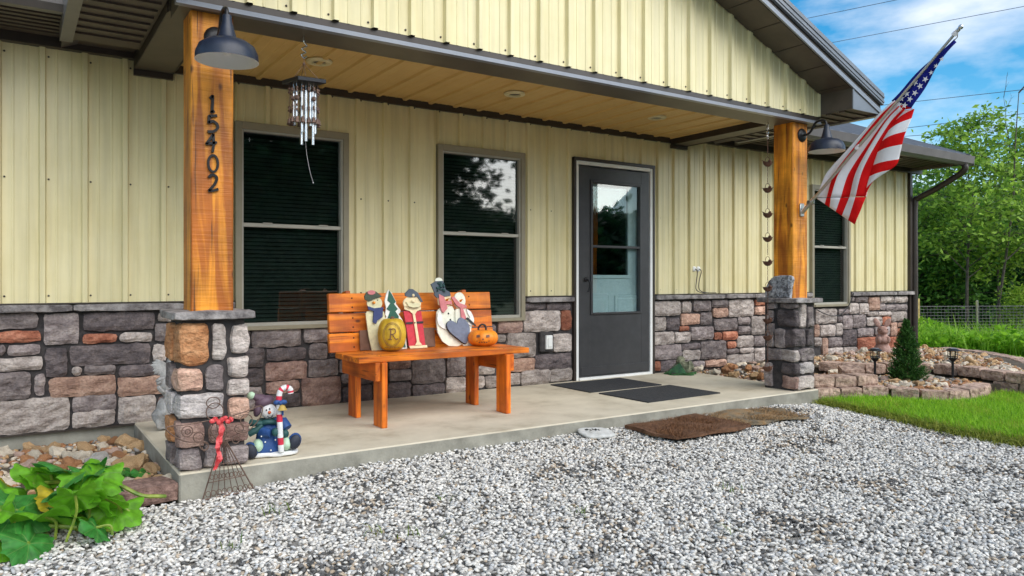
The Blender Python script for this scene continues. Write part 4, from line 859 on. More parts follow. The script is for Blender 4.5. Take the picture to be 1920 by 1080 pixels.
cut(f, 'hat', up([(2.401, .833), (2.397, .854), (2.435, .887), (2.462, .884), (2.503, .856), (2.513, .837), (2.539, .79), (2.524, .787), (2.496, .828), (2.441, .825)], dzf), -.018, CM['navyhat'])
cut(f, 'moustache', up([(2.401, .792), (2.435, .782), (2.455, .801), (2.482, .782), (2.517, .775), (2.503, .75), (2.455, .748), (2.421, .758)], dzf), -.024, CM['cream'], .008)
cut(f, 'belt', up([(2.401, .643), (2.455, .645), (2.455, .630), (2.402, .628)], dzf), -.014, CM['black'], .004); cut(f, 'belt', up([(2.484, .646), (2.540, .647), (2.540, .631), (2.484, .631)], dzf), -.014, CM['black'], .004)
o = MB(); o.ball((2.456-2.47, -.036, .795+dzf-.468), (.014, .01, .012), 10); o.ball((2.462-2.47, -.028, .838+dzf-.468), .012, 10); o.obj('nose', CM['flesh'], f, True)
o = MB(); o.ball((2.468-2.47, -.022, .637+dzf-.468), .006, 8); o.obj('button', CM['black'], f)
f = thing('snowman_pair_cutout', 'flat wooden pair of snowmen in pink scarves holding a blue heart', 'figurine', (2.80, 4.985, .468)); lean(f, 7)
cut(f, 'large_body', up([(2.659, .716), (2.679, .739), (2.726, .762), (2.794, .758), (2.815, .718), (2.811, .64), (2.877, .469), (2.822, .453), (2.747, .458), (2.693, .495), (2.658, .562), (2.652, .645)], dzf-.004), 0, CM['white'])
cut(f, 'large_head', up([(2.669, .834), (2.781, .845), (2.791, .765), (2.747, .75), (2.676, .765)], dzf), -.006, CM['flesh'])
cut(f, 'top_hat', up([(2.617, .922), (2.659, .944), (2.72, .947), (2.74, .878), (2.774, .861), (2.779, .833), (2.659, .818), (2.64, .842), (2.644, .855)], dzf), -.014, CM['navyhat'])
cut(f, 'pompom', up(ell(2.69, .948, .031, .024), dzf), -.006, CM['white'])
o = MB()
for k in range(26): o.ball((2.692+random.uniform(-.036, .036)-2.80, -.03+random.uniform(-.006, .006), .902+random.uniform(-.034, .03)+dzf-.468), random.uniform(.006, .012), 6)
o.obj('wreath', CM['darkgreen'], f)
cut(f, 'scarf', up([(2.676, .846), (2.72, .825), (2.726, .792), (2.781, .794), (2.784, .767), (2.733, .768), (2.743, .738), (2.706, .703), (2.689, .721), (2.676, .793)], dzf), -.02, CM['pinkcheck'])
cut(f, 'small_body', up([(2.822, .736), (2.902, .737), (2.944, .709), (2.969, .635), (2.94, .581), (2.933, .453), (2.863, .453), (2.808, .64), (2.811, .718)], dzf-.004), -.014, CM['white'])
cut(f, 'small_head', up(ell(2.856, .796, .05, .062), dzf), -.012, CM['white'])
cut(f, 'scarf', up([(2.774, .821), (2.801, .824), (2.849, .772), (2.902, .756), (2.905, .74), (2.87, .735), (2.898, .65), (2.853, .645), (2.849, .736), (2.815, .76)], dzf), -.028, CM['pinkcheck'])
cut(f, 'arm', up(sp([(2.67, .72), (2.655, .66), (2.67, .61), (2.72, .58), (2.735, .60), (2.70, .63), (2.695, .68), (2.69, .72)], 4), dzf), -.014, CM['snow'], .008)
cut(f, 'arm', up(sp([(2.905, .73), (2.945, .70), (2.965, .64), (2.94, .60), (2.91, .62), (2.93, .66), (2.915, .69)], 4), dzf), -.028, CM['snow'], .008)
cut(f, 'heart', up(sp([(2.811, .616), (2.829, .655), (2.856, .662), (2.895, .631), (2.919, .582), (2.905, .516), (2.874, .466), (2.808, .508), (2.747, .559), (2.723, .604), (2.736, .634), (2.767, .643), (2.811, .616)], 4)[:-1], dzf), -.03, CM['slate'])
cut(f, 'heart_edge', up([(2.811+(a-2.82)*1.04+.009, b+(b-.56)*.04-.004) for a, b in sp([(2.811, .616), (2.829, .655), (2.856, .662), (2.895, .631), (2.919, .582), (2.905, .516), (2.874, .466), (2.808, .508), (2.747, .559), (2.723, .604), (2.736, .634), (2.767, .643), (2.811, .616)], 4)[:-1]], dzf), -.027, CM['black'], .004)
o = MB(); [o.ball((a-2.80, -.014, b+dzf-.468), .0075, 8) for a, b in ((2.757, .699), (2.770, .651))]; o.obj('buttons', CM['black'], f)
o = MB(); o.lathe([(.011, 0), (.0005, .045)], (2.862-2.80, -.02, .792+dzf-.468), 8, mtx=Matrix.Rotation(R_(75), 3, 'X')); o.lathe([(.011, 0), (.0005, .045)], (2.745-2.80, -.02, .80+dzf-.468), 8, mtx=Matrix.Rotation(R_(75), 3, 'X')); o.obj('noses', CM['orange'], f)
cut(f, 'pick', [(2.885, .672), (2.905, .682), (2.975, .618), (2.965, .61)], -.042, CM['black'], .004)
def pumpkin_mesh(rx, rz, lobes, depth, n=72, h=20):
    mb = MB(); pr = []; vs = []
    for i in range(h+1):
        ph = math.pi*i/h
        for k in range(n):
            t = 2*math.pi*k/n; g = 1-depth*abs(math.cos(lobes*t/2))**6*math.sin(ph)**.5
            r = rx*math.sin(ph)**.62*g; zz = rz*math.cos(ph)*(1-.10*math.exp(-(ph/.35)**2)-.08*math.exp(-((math.pi-ph)/.35)**2)); vs.append((r*math.cos(t), r*math.sin(t), zz))
    mb.add(vs, [(i*n+k, (i+1)*n+k, (i+1)*n+(k+1) % n, i*n+(k+1) % n) for i in range(h) for k in range(n)]); return mb
M['mustard'] = pm('mustard_pumpkin', (.40,.24,.014), (.68,.45,.035), 7, .5, .2, 60, c3=(.55,.345,.022)); M['jack'] = pm('orange_pumpkin', (.75,.20,.012), (.88,.30,.02), 9, .5, .15, 60)
p = thing('monogram_pumpkin', 'tall mustard pumpkin with an R monogram on the bench', 'pumpkin', (2.24, 4.885, .587), R_(-25))
pumpkin_mesh(.100, .121, 9, .06).obj('body', M['mustard'], p, 'all')
def on_pump(x, z, off=.0015, rx=.105, rz=.121):      # point on the pumpkin's front
    ph = math.acos(max(-1, min(1, z/rz*1.0))); r = rx*max(.05, math.sin(ph))**.62; xx = max(-.99, min(.99, x/r)); return (x, -math.sqrt(1-xx*xx)*r-off, z)
mb = MB()
for rxx, rzz, w_ in ((.062, .082, .0016), (.054, .073, .0012)): mb.tube([on_pump(a, b+.004, .001) for a, b in ell(0, 0, rxx, rzz, 40)], w_, 5, closed=True)
for s in (sp([(-.022, .036), (-.014, .041), (-.008, .034), (-.012, -.03)], 5), [(-.026, -.032), (-.012, -.03), (.0, -.034)], sp([(-.012, .036), (.008, .042), (.022, .034), (.022, .016), (.008, .004), (-.008, .003)], 5), sp([(.002, .004), (.012, -.012), (.022, -.028), (.034, -.032), (.04, -.027)], 5)): mb.tube([on_pump(a, b+.004, .001) for a, b in s], .0034, 6)
for k in range(9): a = -.05+k*.0125; mb.tube([on_pump(a, -.088+.003*(k % 2), .001), on_pump(a+.008, -.085-.003*(k % 3), .001)], .0018, 4)
mb.obj('monogram', CM['brown'], p)
mb = MB(); mb.tube([(0, 0, .105), (.005, 0, .125)], [.016, .012], 8); mb.obj('stem', CM['brown'], p, True)
p = thing('jack_o_lantern', 'small orange jack-o-lantern with a wire handle at the bench end', 'pumpkin', (3.0, 4.90, .530), R_(-31))
pumpkin_mesh(.118, .064, 10, .06).obj('body', M['jack'], p, 'all')
mb = MB(); fp = lambda a, b: on_pump(a, b, .0015, .118, .064)
def tri(pts): 
    o = len(mb.v); q = [fp(a, b) for a, b in pts]; mb.add(q, [tuple(range(len(q)))])
for s in (-1, 1): tri([(s*.036-.014, .010), (s*.036+.014, .012), (s*.036+.012, .030), (s*.036-.012, .028)]); 
tri([(-.008, -.008), (.008, -.008), (0, .006)])
for k in range(6): a = -.045+k*.018; tri([(a-.008, -.022-.004*math.cos(k*1.2)+(.010 if k in (0, 5) else 0)), (a+.008, -.024+(.010 if k in (0, 5) else 0)), (a, -.034+(.012 if k in (0, 5) else 0))])
mb.obj('carved_face', CM['brown'], p)
mb = MB(); mb.tube(spline([(-.03, 0, .045), (-.034, 0, .075), (-.01, 0, .1), (.018, 0, .09), (.024, 0, .05)], 6), .0075, 8); mb.obj('handle', CM['black'], p, True)
# ============================================================ SMALL THINGS ON THE PORCH
def mat_obj(name, label, x0, x1, y0, y1, z, m, th=.008, rot=0, edge=.0, cat='doormat'):
    cx, cy = (x0+x1)/2, (y0+y1)/2; t = MB(); nx, ny = 26, 16; vs = []; w_, h_ = x1-x0, y1-y0
    for lay in (0, 1):
        for j in range(ny+1):
            for i in range(nx+1):
                a, b = -w_/2+w_*i/nx, -h_/2+h_*j/ny; nz = mnoise.noise_vector(Vector((a*5, b*5, cx)))
                if i in (0, nx): a += nz.x*edge
                if j in (0, ny): b += nz.y*edge
                zz = (th if lay else -.001)+(nz.z*edge*.25 if lay else 0); vs.append((a, b, zz))
    n = nx+1; o = n*(ny+1); fs = []
    for j in range(ny):
        for i in range(nx): q = j*n+i; fs += [(o+q, o+q+1, o+q+n+1, o+q+n), (q, q+n, q+n+1, q+1)]
    for i in range(nx): fs += [(i, i+1, o+i+1, o+i), (ny*n+i+1, ny*n+i, o+ny*n+i, o+ny*n+i+1)]
    for j in range(ny): fs += [(j*n+n, j*n, o+j*n, o+j*n+n), (j*n+nx, j*n+n+nx, o+j*n+n+nx, o+j*n+nx)]
    ob = t.add(vs, fs).obj(name, m, None, False, (cx, cy, z), recalc=False); ob.rotation_euler = (0, 0, rot); return tag(ob, label, cat)
mat_obj('doormat', 'black rubber doormat right at the threshold of the front door', 4.14, 4.99, 5.0, 5.57, .001, M['mat'])
mat_obj('doormat', 'black rubber doormat nearer the porch edge, in front of the other', 4.175, 5.04, 4.35, 4.93, .001, M['mat'], rot=R_(1.5))
mat_obj('coir_mat', 'dark brown coir mat lying on the gravel before the step', 3.62, 4.38, 3.50, 4.0, -.078, M['coir'], .02, R_(3), .05, 'mat')
mat_obj('worn_rug', 'frayed tan and grey rug on the gravel beside the brown mat', 4.42, 5.12, 3.56, 4.0, -.085, M['oldrug'], .018, R_(-4), .10, 'rug')
vs, fs = rblock(.125, .10, .017, 3.2, 8, .006, 14, 3); o = MB().add(vs, fs).obj('stepping_stone', pm('cast_plaque', (.45,.45,.43), (.62,.62,.6), 20, .9, .4, 80), None, True, (3.31, 3.93, -.068), recalc=False); o.rotation_euler = (R_(6), R_(3), R_(-15))
tag(o, 'pale oval plaque with worn dark lettering leaning at the porch step', 'plaque')
mb = MB()
for a, b in ((-.075, .02), (-.06, .03), (-.045, .012), (-.02, .03), (-.008, .016), (.004, .03), (.016, .014)): mb.cbox(a, a+.009, b-.012, b+.012, .0155, .0185, .001)
q = mb.obj('lettering', CM['black'], o)
# green glazed ornament by the door
M['glaze'] = pm('green_glaze', (.01,.05,.018), (.05,.17,.05), 14, .18, .1, 40); M['moss'] = pm('mossy_clay', (.05,.06,.03), (.30,.30,.2), 22, .7, .6, 60)
t = thing('garden_ornament', 'green glazed leaf-shaped ornament on the porch beside the door', 'ornament', (5.73, 5.47, .0), R_(-35))
mb = MB(); n = 40; vs = [(0, 0, .012)]
for k in range(n): a = 2*math.pi*k/n; r = .15+.02*math.sin(5*a); vs.append((1.05*r*math.cos(a), .72*r*math.sin(a), .016+.012*math.sin(6*a)))
for k in range(n): v = vs[1+k]; vs.append((v[0]*.97, v[1]*.97, 0.001))
mb.add(vs, [(0, 1+k, 1+(k+1) % n) for k in range(n)]+[(1+k, 1+n+k, 1+n+(k+1) % n, 1+(k+1) % n) for k in range(n)]); mb.obj('leaf_dish', M['glaze'], t, True)
mb = MB(); mb.add([(-.15, -.02, .02), (-.02, -.06, .125), (.04, -.1, .02), (-.03, .05, .12), (.05, .07, .05), (-.12, .06, .03)], [(0, 2, 1), (0, 1, 3, 5), (1, 2, 4, 3)]); mb.obj('leaf_fold', M['glaze'], t)
vs, fs = rblock(.09, .06, .06, 2.4, 7, .035, 14, 5); mb = MB().add([(v[0]+.045, v[1]+.0, v[2]+.075) for v in vs], fs); vs, fs = rblock(.04, .04, .05, 2.4, 5, .02, 20, 8); mb.add([(v[0]-.0, v[1]+.0, v[2]+.135) for v in vs], fs); mb.obj('figure', M['moss'], t, True)
# cables on the wall
mb = MB()
for dx in (0, .06): mb.tube(spline([(6.17+dx, YW-.025, 1.09), (6.175+dx, YW-.05, 1.06), (6.165+dx*.7, YW-.045, .96), (6.16+dx*.8, YW-.045, .87), (6.22+dx, YW-.06, .835), (6.34+dx*2, YW-.06, .829)], 6), .0045, 6)
tag(mb.obj('coax_cable', CM['black'], None, True), 'two short black cables drooping from wall grommets onto the ledge', 'cable')
mb = MB(); mb.tube(spline([(9.04, YW-.08, .80), (9.0, YW-.065, .70), (8.93, YW-.065, .62), (8.78, YW-.065, .535), (8.6, YW-.065, .52), (8.42, YW-.065, .555), (8.30, YW-.055, .60)], 6), .006, 6)
tag(mb.obj('black_cable', CM['black'], None, True), 'black cable sagging over the stones below the far window', 'cable')
# weathered statue behind the first pier
t = thing('garden_statue', 'weathered grey winged garden statue half hidden behind the numbered pier', 'statue', (.845, 5.30, 0))
vs, fs = rblock(.08, .075, .10, 2.6, 8, .03, 16, 2); MB().add([(v[0], v[1], v[2]+.10) for v in vs], fs).obj('draped_base', M['statue'], t, True)
vs, fs = rblock(.055, .055, .11, 2.4, 8, .02, 18, 4); MB().add([(v[0]+.02, v[1], v[2]+.28) for v in vs], fs).obj('torso', M['statue'], t, True)
vs, fs = rblock(.045, .045, .05, 2.2, 6, .010, 20, 6); MB().add([(v[0]+.04, v[1], v[2]+.43) for v in vs], fs).obj('head', M['statue'], t, True)
mb = MB()
for k in range(9):
    a = R_(150+k*13); r = .075+.01*(k % 3); c = Vector((.0, -.03, .42)); e = c+Vector((math.cos(a)*r*1.15, -.01, math.sin(a)*r*.9))
    mb.ball((c+e)/2, (.05, .012, .014), 8, mtx=Matrix.Rotation(-a, 3, 'Y'))
mb.obj('wing', M['statue'], t, True)
mb = MB()
for k in range(7): mb.ball((-.03+random.uniform(-.02, .03), -.05, .26+.012*k), (.03, .02, .016), 8, mtx=Matrix.Rotation(R_(40+k*20), 3, 'Y'))
mb.obj('arms', M['statue'], t, True)
# ============================================================ SNOWMAN FIGURINE
SMt = {k: cutmat('resin_'+k, c) for k, c in dict(white=(.66,.66,.66), purple=(.10,.06,.09), teal=(.008,.06,.06), blue=(.01,.055,.20), mint=(.42,.58,.42), red=(.55,.02,.05), gold=(.42,.28,.06), boot=(.012,.016,.03), orange=(.55,.10,.02)).items()}
t = thing('snowman_figurine', 'resin snowman with a purple hat holding a candy cane on the porch edge', 'figurine', (1.205, 4.20, 0.0), R_(-14))
S = .000486; Z0 = 968
def q(x, z, y=0): return ((x-440)*S, y, (Z0-z)*S)
vs, fs = rblock(.137, .07, .016, 3.5, 8, .005, 30, 1); MB().add([(v[0], v[1], v[2]+.016) for v in vs], fs).obj('snow_base', SMt['white'], t, True)
mb = MB(); vs = []; n = 28; pr = [(.0005, .03), (.075, .028), (.078, .04), (.066, .075), (.06, .115), (.056, .15), (.045, .175), (.03, .19), (.0005, .192)]
mb.lathe(pr, (q(390, 0)[0], 0, 0), n); mb.v = [(v[0]+.004*math.sin(14*math.atan2(v[1], v[0]))*(1 if v[2] < .06 else 0), v[1]*.85, v[2]) for v in mb.v]; mb.obj('coat', SMt['blue'], t, True)
mb = MB(); mb.ball(q(400, 460, -.015), (.042, .04, .041), 20); mb.obj('head', SMt['white'], t, True)
mb = MB(); mb.ball(q(355, 350, .0), (.052, .045, .032), 18, mtx=Matrix.Rotation(R_(-18), 3, 'Y')); mb.ball(q(285, 430, -.005), (.022, .03, .045), 14, mtx=Matrix.Rotation(R_(15), 3, 'Y')); mb.tube([q(330, 330), q(270, 300), q(225, 285)], [.032, .02, .01], 12); mb.obj('hat', SMt['purple'], t, True)
mb = MB(); mb.ball(q(210, 278), .022, 12, jit=.06); mb.obj('pompom', SMt['mint'], t, True)
mb = MB(); mb.tube([(q(400, 0)[0]+.05*math.cos(a), .042*math.sin(a)-.008, (Z0-575)*S+.004*math.sin(3*a)) for a in np.linspace(0, 2*math.pi, 20)[:-1]], .014, 10, closed=True)
mb.tube([q(340, 580, -.04), q(280, 580, -.05), q(205, 570, -.03)], [.012, .017, .02], 8); mb.tube([q(330, 600, -.045), q(270, 650, -.05), q(190, 680, -.04)], [.012, .018, .024], 8); mb.obj('scarf', SMt['teal'], t, True)
for (x, z, yy, tl) in ((210, 868, -.075, -20), (680, 805, -.06, 15)):
    mb = MB(); mt = Matrix.Rotation(R_(tl), 3, 'Y'); mb.ball(q(x, z, yy+.018), (.036, .034, .046), 16, mtx=mt); o = mb.obj('boot', SMt['blue'], t, True)
    mb = MB(); mb.ball(q(x, z+2, yy-.004), (.031, .018, .042), 14, mtx=mt); mb.obj('boot_sole', SMt['boot'], o, True)
for x in (285, 590): mb = MB(); mb.ball(q(x, 830, -.035), (.03, .05, .036), 14); mb.obj('leg', SMt['mint'], t, True)
mb = MB(); mb.tube([q(470, 600, 0), q(560, 600, -.01), q(600, 660, -.03)], [.028, .032, .028], 12); mb.tube([q(330, 620, 0), q(330, 680, -.04), q(420, 690, -.065)], [.03, .03, .024], 12); mb.obj('arms', SMt['blue'], t, True)
for (x, z, yy) in ((575, 720, -.035), (470, 680, -.07)): mb = MB(); mb.ball(q(x, z, yy), (.022, .02, .025), 10); mb.obj('mitten', SMt['teal'], t, True)
cane = spline([q(532, 900, -.075), q(520, 700, -.075), q(512, 480, -.07), q(508, 300, -.065), q(525, 220, -.063), q(575, 185, -.062), q(625, 205, -.062), q(635, 255, -.062)], 10)
for k in range(0, len(cane)-1, 4):
    seg = cane[k:k+5]
    if len(seg) < 2: continue
    MB().tube(seg, .0155, 12).obj('cane_stripe', SMt['red'] if (k//4) % 3 == 1 else SMt['white'], t, True)
mb = MB(); mb.ball(q(490, 345, -.08), (.022, .01, .014), 10); mb.ball(q(550, 345, -.08), (.022, .01, .014), 10); mb.ball(q(520, 350, -.09), .011, 8); mb.tube([q(525, 360, -.08), q(545, 440, -.085), q(545, 490, -.085)], .006, 6); mb.obj('bow', SMt['blue'], t, True)
mb = MB(); mb.lathe([(.026, 0), (.02, .008), (.014, .022), (.0005, .028)], q(540, 425, -.095), 12); mb.obj('bell', SMt['gold'], t, True)
mb = MB(); [mb.ball(q(x, z, -.055), .0048, 8) for x, z in ((374, 432), (408, 420))]; [mb.ball(q(a, b, -.053), .0022, 6) for a, b in sp([(385, 500), (405, 515), (425, 518), (440, 490)], 5)]; mb.obj('eyes_and_mouth', SMt['boot'], t)
mb = MB(); mb.ball(q(406, 458, -.06), (.009, .013, .009), 10); mb.obj('nose', SMt['orange'], t, True)
mb = MB(); [mb.ball(q(x, z, yy), .005, 6) for x, z, yy in ((372, 655, -.055), (320, 720, -.06), (360, 785, -.065), (470, 770, -.062), (420, 880, -.07))]; mb.obj('coat_dots', SMt['white'], t)
# ============================================================ WIRE ANGEL
t = thing('wire_angel', 'bronze wire angel with a red ribbon standing against the numbered pier', 'garden ornament', (.92, 3.985, -.128))
def AO(mb, name, mat, smooth=True):
    o = mb.obj(name, mat, t, smooth); o.matrix_parent_inverse = Matrix.Translation((-.92, -3.985, .128)); return o
def W3(pts, dy=0): return [(a, 3.985+.10*(b+.128)+dy, b) for a, b in pts]
r = .0028; mb = MB()
for cx, cz_, rx_, rz_ in ((.859, .345, .033, .028), (.866, .299, .042, .044)): mb.tube(W3(ell(cx, cz_, rx_, rz_, 20)), r, 6, closed=True)
AO(mb, 'halo_and_head', M['wire'])
mb = MB(); mb.tube(W3(ell(.878, .199, .045, .057, 24)), r, 6, closed=True)
for d in (-.02, .0, .02): mb.tube(W3(sp([(.87+d*.4, .255), (.878+d*1.6, .2), (.893+d*.5, .142)])), r*.8, 5)
AO(mb, 'body', M['wire'])
mb = MB(); mb.tube(W3(sp([(.85, .259), (.735, .248), (.637, .244), (.68, .192), (.735, .163), (.804, .155), (.832, .129), (.811, .11), (.80, .13)])), r, 6)
for cx, cz_, q_ in ((.733, .215, .026), (.785, .18, .024), (.811, .135, .02), (.735, .213, .012)): mb.tube(W3(ell(cx, cz_, q_, q_, 16)), r, 6, closed=True)
AO(mb, 'wing', M['wire'])
mb = MB(); mb.tube(W3(sp([(.91, .262), (1.021, .286), (1.089, .307), (1.105, .29), (1.089, .245), (1.052, .203), (1.014, .18), (.975, .19)])), r, 6)
for cx, cz_, q_ in ((1.021, .24, .03), (.983, .202, .022), (.966, .147, .018)): mb.tube(W3(ell(cx, cz_, q_, q_, 16)), r, 6, closed=True)
AO(mb, 'wing', M['wire'])
mb = MB()
for k in range(8):
    a = k/7; top = (.888+.03*a, .145); bot = (.797+.255*a, -.132+.012*a); mb.tube(W3([top, ((top[0]+bot[0])/2, (top[1]+bot[1])/2), bot]), r*(1.3 if k in (0, 7) else .8), 5)
for k in range(3): zz = (.03, -.05, -.13)[k]; f0 = (.145-zz)/.277; mb.tube(W3([(.888-.091*f0, zz), (.918+.134*f0, zz+.012)]), r*(1.4 if k == 2 else .8), 5)
for k in range(9):
    cx = .825+k*.026; mb.tube(W3(ell(cx, -.105+.001*k, .012, .014, 10)), r*.7, 5, closed=True); mb.tube(W3(ell(.845+k*.019, -.025, .009, .012, 10)), r*.7, 5, closed=True)
AO(mb, 'skirt', M['wire'])
M['ribbon'] = pm('red_ribbon', (.50,.012,.02), (.75,.12,.12), 40, .45)
mb = MB()
def band(pts, wd, dy):
    P = spline(pts, 6); vs = []
    for i, p in enumerate(P): w2 = wd*(1+.2*math.sin(i*1.7)); y = 3.985+.1*(p[1]+.128)+dy+.006*math.sin(i*.9); vs += [(p[0]-w2/2, y, p[1]+.004*math.sin(i)), (p[0]+w2/2, y+.008*math.cos(i*.8), p[1])]
    mb.add(vs, [(2*i, 2*i+1, 2*i+3, 2*i+2) for i in range(len(P)-1)])
band([(.89, .255), (.886, .19), (.868, .125), (.882, .078), (.857, .014)], .02, -.02); band([(.895, .25), (.90, .20), (.885, .15), (.875, .09), (.865, .04)], .014, -.014)
for k in range(7): a = (-.045+.015*k); mb.ball((.892+a, 3.995, .258+.01*math.sin(k*2.1)-.02*max(0, a)*10*.1), (.016, .01, .012), 8, jit=.12, mtx=Matrix.Rotation(k*.7, 3, 'Y'))
AO(mb, 'ribbon', M['ribbon'])
# ============================================================ EDGING BLOCKS
def wedge_block(l, d, h, seed, red=False):
    """retaining-wall block: wide split face, narrower back, rough front (towards -Y)"""
    vs, fs = rblock(l/2, d/2, h/2, 14, 5, .004, 16, seed); o = []
    for v in vs:
        f_ = (v[1]+d/2)/d; nz = mnoise.noise(Vector((v[0]*22, v[2]*22, seed*3.1)))
        o.append((v[0]*(1-.22*f_), v[1]+(nz*.014 if f_ < .2 else 0), v[2]))
    return o, fs
def block(x, y, z, ang, label, group, l=.235, d=.2, h=.098, m=None, tilt=0):
    vs, fs = wedge_block(l, d, h, x*7+y*3); o = MB().add(vs, fs).obj('edging_block', m or M['block'], None, False, (x, y, z), recalc=False)
    o.rotation_euler = (tilt, 0, ang); return tag(o, label, 'edging block', group)
ORD = 'first second third fourth fifth sixth seventh eighth ninth tenth eleventh twelfth thirteenth fourteenth fifteenth sixteenth seventeenth eighteenth nineteenth twentieth'.split()
def run(pts, z, label, group, step=.235, l=.228):
    num = 0
    P = np.array(spline(pts, 20)); d = np.r_[0, np.cumsum(np.linalg.norm(np.diff(P, axis=0), axis=1))]; s = step/2
    while s < d[-1]:
        x, y = np.interp(s, d, P[:, 0]), np.interp(s, d, P[:, 1]); x2, y2 = np.interp(s+.03, d, P[:, 0]), np.interp(s+.03, d, P[:, 1]); x1_, y1_ = np.interp(s-.03, d, P[:, 0]), np.interp(s-.03, d, P[:, 1])
        a = math.atan2(y2-y1_, x2-x1_); nx, ny = -math.sin(a), math.cos(a)
        block(x+nx*.1, y+ny*.1, z+random.uniform(-.006, .006), a+random.uniform(-.05, .05), ORD[num]+' '+label, group, l); s += step; num += 1
G1 = 'lower course blocks of the flower bed'
run([(6.02, 4.09), (6.28, 3.98), (6.55, 3.86), (6.68, 3.62), (6.82, 3.42), (7.1, 3.31), (7.4, 3.31), (7.65, 3.38), (7.86, 3.5)], -.055, 'block from the porch corner in the bottom course of the flower bed edging', G1)
run([(6.03, 4.16), (6.30, 4.03), (6.62, 3.93)], .045, 'block from the porch in the short second course of edging', 'second course blocks by the porch')
run([(7.16, 4.86), (7.28, 4.55), (7.55, 4.36), (7.86, 4.20), (7.97, 3.95), (7.93, 3.6), (7.88, 3.2), (7.8, 2.7), (7.7, 2.2)], .048, 'block from the house wall in the upper tier of edging', 'upper tier blocks of the flower bed')
run([(7.90, 3.48), (7.87, 3.1), (7.79, 2.7), (7.69, 2.2)], -.052, 'block of the lower course under the upper tier at the frame edge', 'lower course blocks under the upper tier')
run([(7.95, 2.3), (9.4, 3.5), (10.25, 4.15), (10.75, 4.75), (11.0, 5.4)], -.02, 'block in the far edging between the bed and the back lawn', 'far side blocks of the flower bed')
block(6.95, 4.36, .06, R_(-35), 'loose tilted split-face block lying between the two tiers', None, .24, .16, .09, None, R_(14))
block(.555, 4.15, -.088, R_(4), 'single reddish edging block against the porch slab corner', None, .29, .21, .092, M['redblock'])
block(.25, 4.13, -.09, R_(-3), 'reddish edging block under the squash leaves', None, .29, .21, .092, M['redblock'])
# bed soils
mb = MB(); mb.box(-1.6, .70, 4.2, 5.71, -.3, -.105); tag(mb.obj('bed_soil', M['soil']), kind='structure')
poly = [(5.985, 4.2), (6.3, 4.06), (6.62, 3.98), (6.75, 3.68), (6.9, 3.48), (7.15, 3.38), (7.45, 3.38), (7.85, 3.45), (8.0, 3.3), (8.0, 2.6), (9.3, 3.6), (10.2, 4.3), (10.8, 5.2), (10.8, 5.70), (5.985, 5.70)]
mb = MB(); mb.prism(poly, -.3, -.03, ax='z'); tag(mb.obj('bed_soil', M['soil']), kind='structure')
mb = MB(); mb.prism([(6.9, 5.7), (7.2, 4.95), (7.4, 4.6), (7.95, 4.28), (8.08, 3.9), (8.02, 3.2), (8.05, 2.7), (9.3, 3.7), (10.2, 4.4), (10.7, 5.2), (10.7, 5.70)], -.3, .03, ax='z'); tag(mb.obj('upper_bed_soil', M['soil']), kind='structure')
# ============================================================ LANDSCAPE ROCKS
def rockmat(k, a, b, c): return pm('rock_'+k, a, b, 26, .9, .8, 50, rand=.25, c3=c, bdist=.006)
RM = [rockmat('tan', (.34,.19,.08), (.70,.50,.30), (.54,.34,.17)), rockmat('cream', (.48,.40,.29), (.85,.77,.64), (.68,.58,.45)), rockmat('rusty', (.24,.10,.04), (.5,.27,.13), (.38,.18,.08)), rockmat('grey', (.2,.18,.16), (.5,.47,.44), (.35,.33,.3)), rockmat('pinkish', (.36,.22,.16), (.66,.48,.40), (.5,.35,.28))]
rock_meshes = []
for i in range(14):
    vs, fs = rblock(1, random.uniform(.6, .95), random.uniform(.42, .7), random.uniform(2.4, 4.5), 4, .34, 1.5, i*2.3)
    o = MB().add(vs, fs).obj('rock', RM[0], None, False, recalc=False); rock_meshes.append(o.data); bpy.data.objects.remove(o)
variants = []
for me in rock_meshes:
    for m_ in RM:
        c = me.copy(); c.materials.clear(); c.materials.append(m_); variants.append(c)
def rocks(n, sampler, zf, smin, smax, label, group, keepf=None, mind=.7):
    placed = []; tries = 0
    while len(placed) < n and tries < n*60:
        tries += 1; x, y = sampler(); s = random.uniform(smin, smax)*(1 if random.random() < .8 else 1.25)
        if keepf and not keepf(x, y): continue
        if any((x-a)**2+(y-b)**2 < (mind*(s+r_))**2 for a, b, r_ in placed): continue
        placed.append((x, y, s)); vi = random.randrange(len(rock_meshes))*5+random.choices(range(5), (.32, .27, .22, .07, .12))[0]; o = bpy.data.objects.new('rock', variants[vi]); col.objects.link(o)
        o.location = (x, y, zf(x, y)+s*.30); o.scale = (s, s, s); o.rotation_euler = (random.uniform(-.5, .5), random.uniform(-.5, .5), random.uniform(0, 6.28)); cn = ('tan', 'cream', 'rust-brown', 'grey', 'pinkish')[vi % 5]; tag(o, cn+' '+label, 'rock', cn+' '+group)
    return placed
def inpoly(x, y, P):
    c = False; j = len(P)-1
    for i in range(len(P)):
        (xi, yi), (xj, yj) = P[i], P[j]
        if (yi > y) != (yj > y) and x < (xj-xi)*(y-yi)/(yj-yi)+xi: c = not c
        j = i
    return c
rocks(88, lambda: (random.uniform(-.55, .68), random.uniform(4.27, 5.66)), lambda x, y: -.105, .03, .066, 'landscape rock in the bed left of the porch slab', 'rocks in the bed by the blank wall')
low = lambda x, y: 6.0 < x < 7.9 and inpoly(x, y, poly) and not inpoly(x, y, [(7.0, 5.7), (7.1, 4.8), (7.4, 4.4), (7.9, 4.15), (7.8, 3.2), (9, 3), (11, 6)]) and not (y < 4.25 and x < 6.7)
rocks(105, lambda: (random.uniform(6.02, 7.85), random.uniform(3.5, 5.62)), lambda x, y: -.03+.03*(y > 4.6), .028, .054, 'rounded rock covering the lower part of the flower bed', 'rocks in the lower flower bed', low)
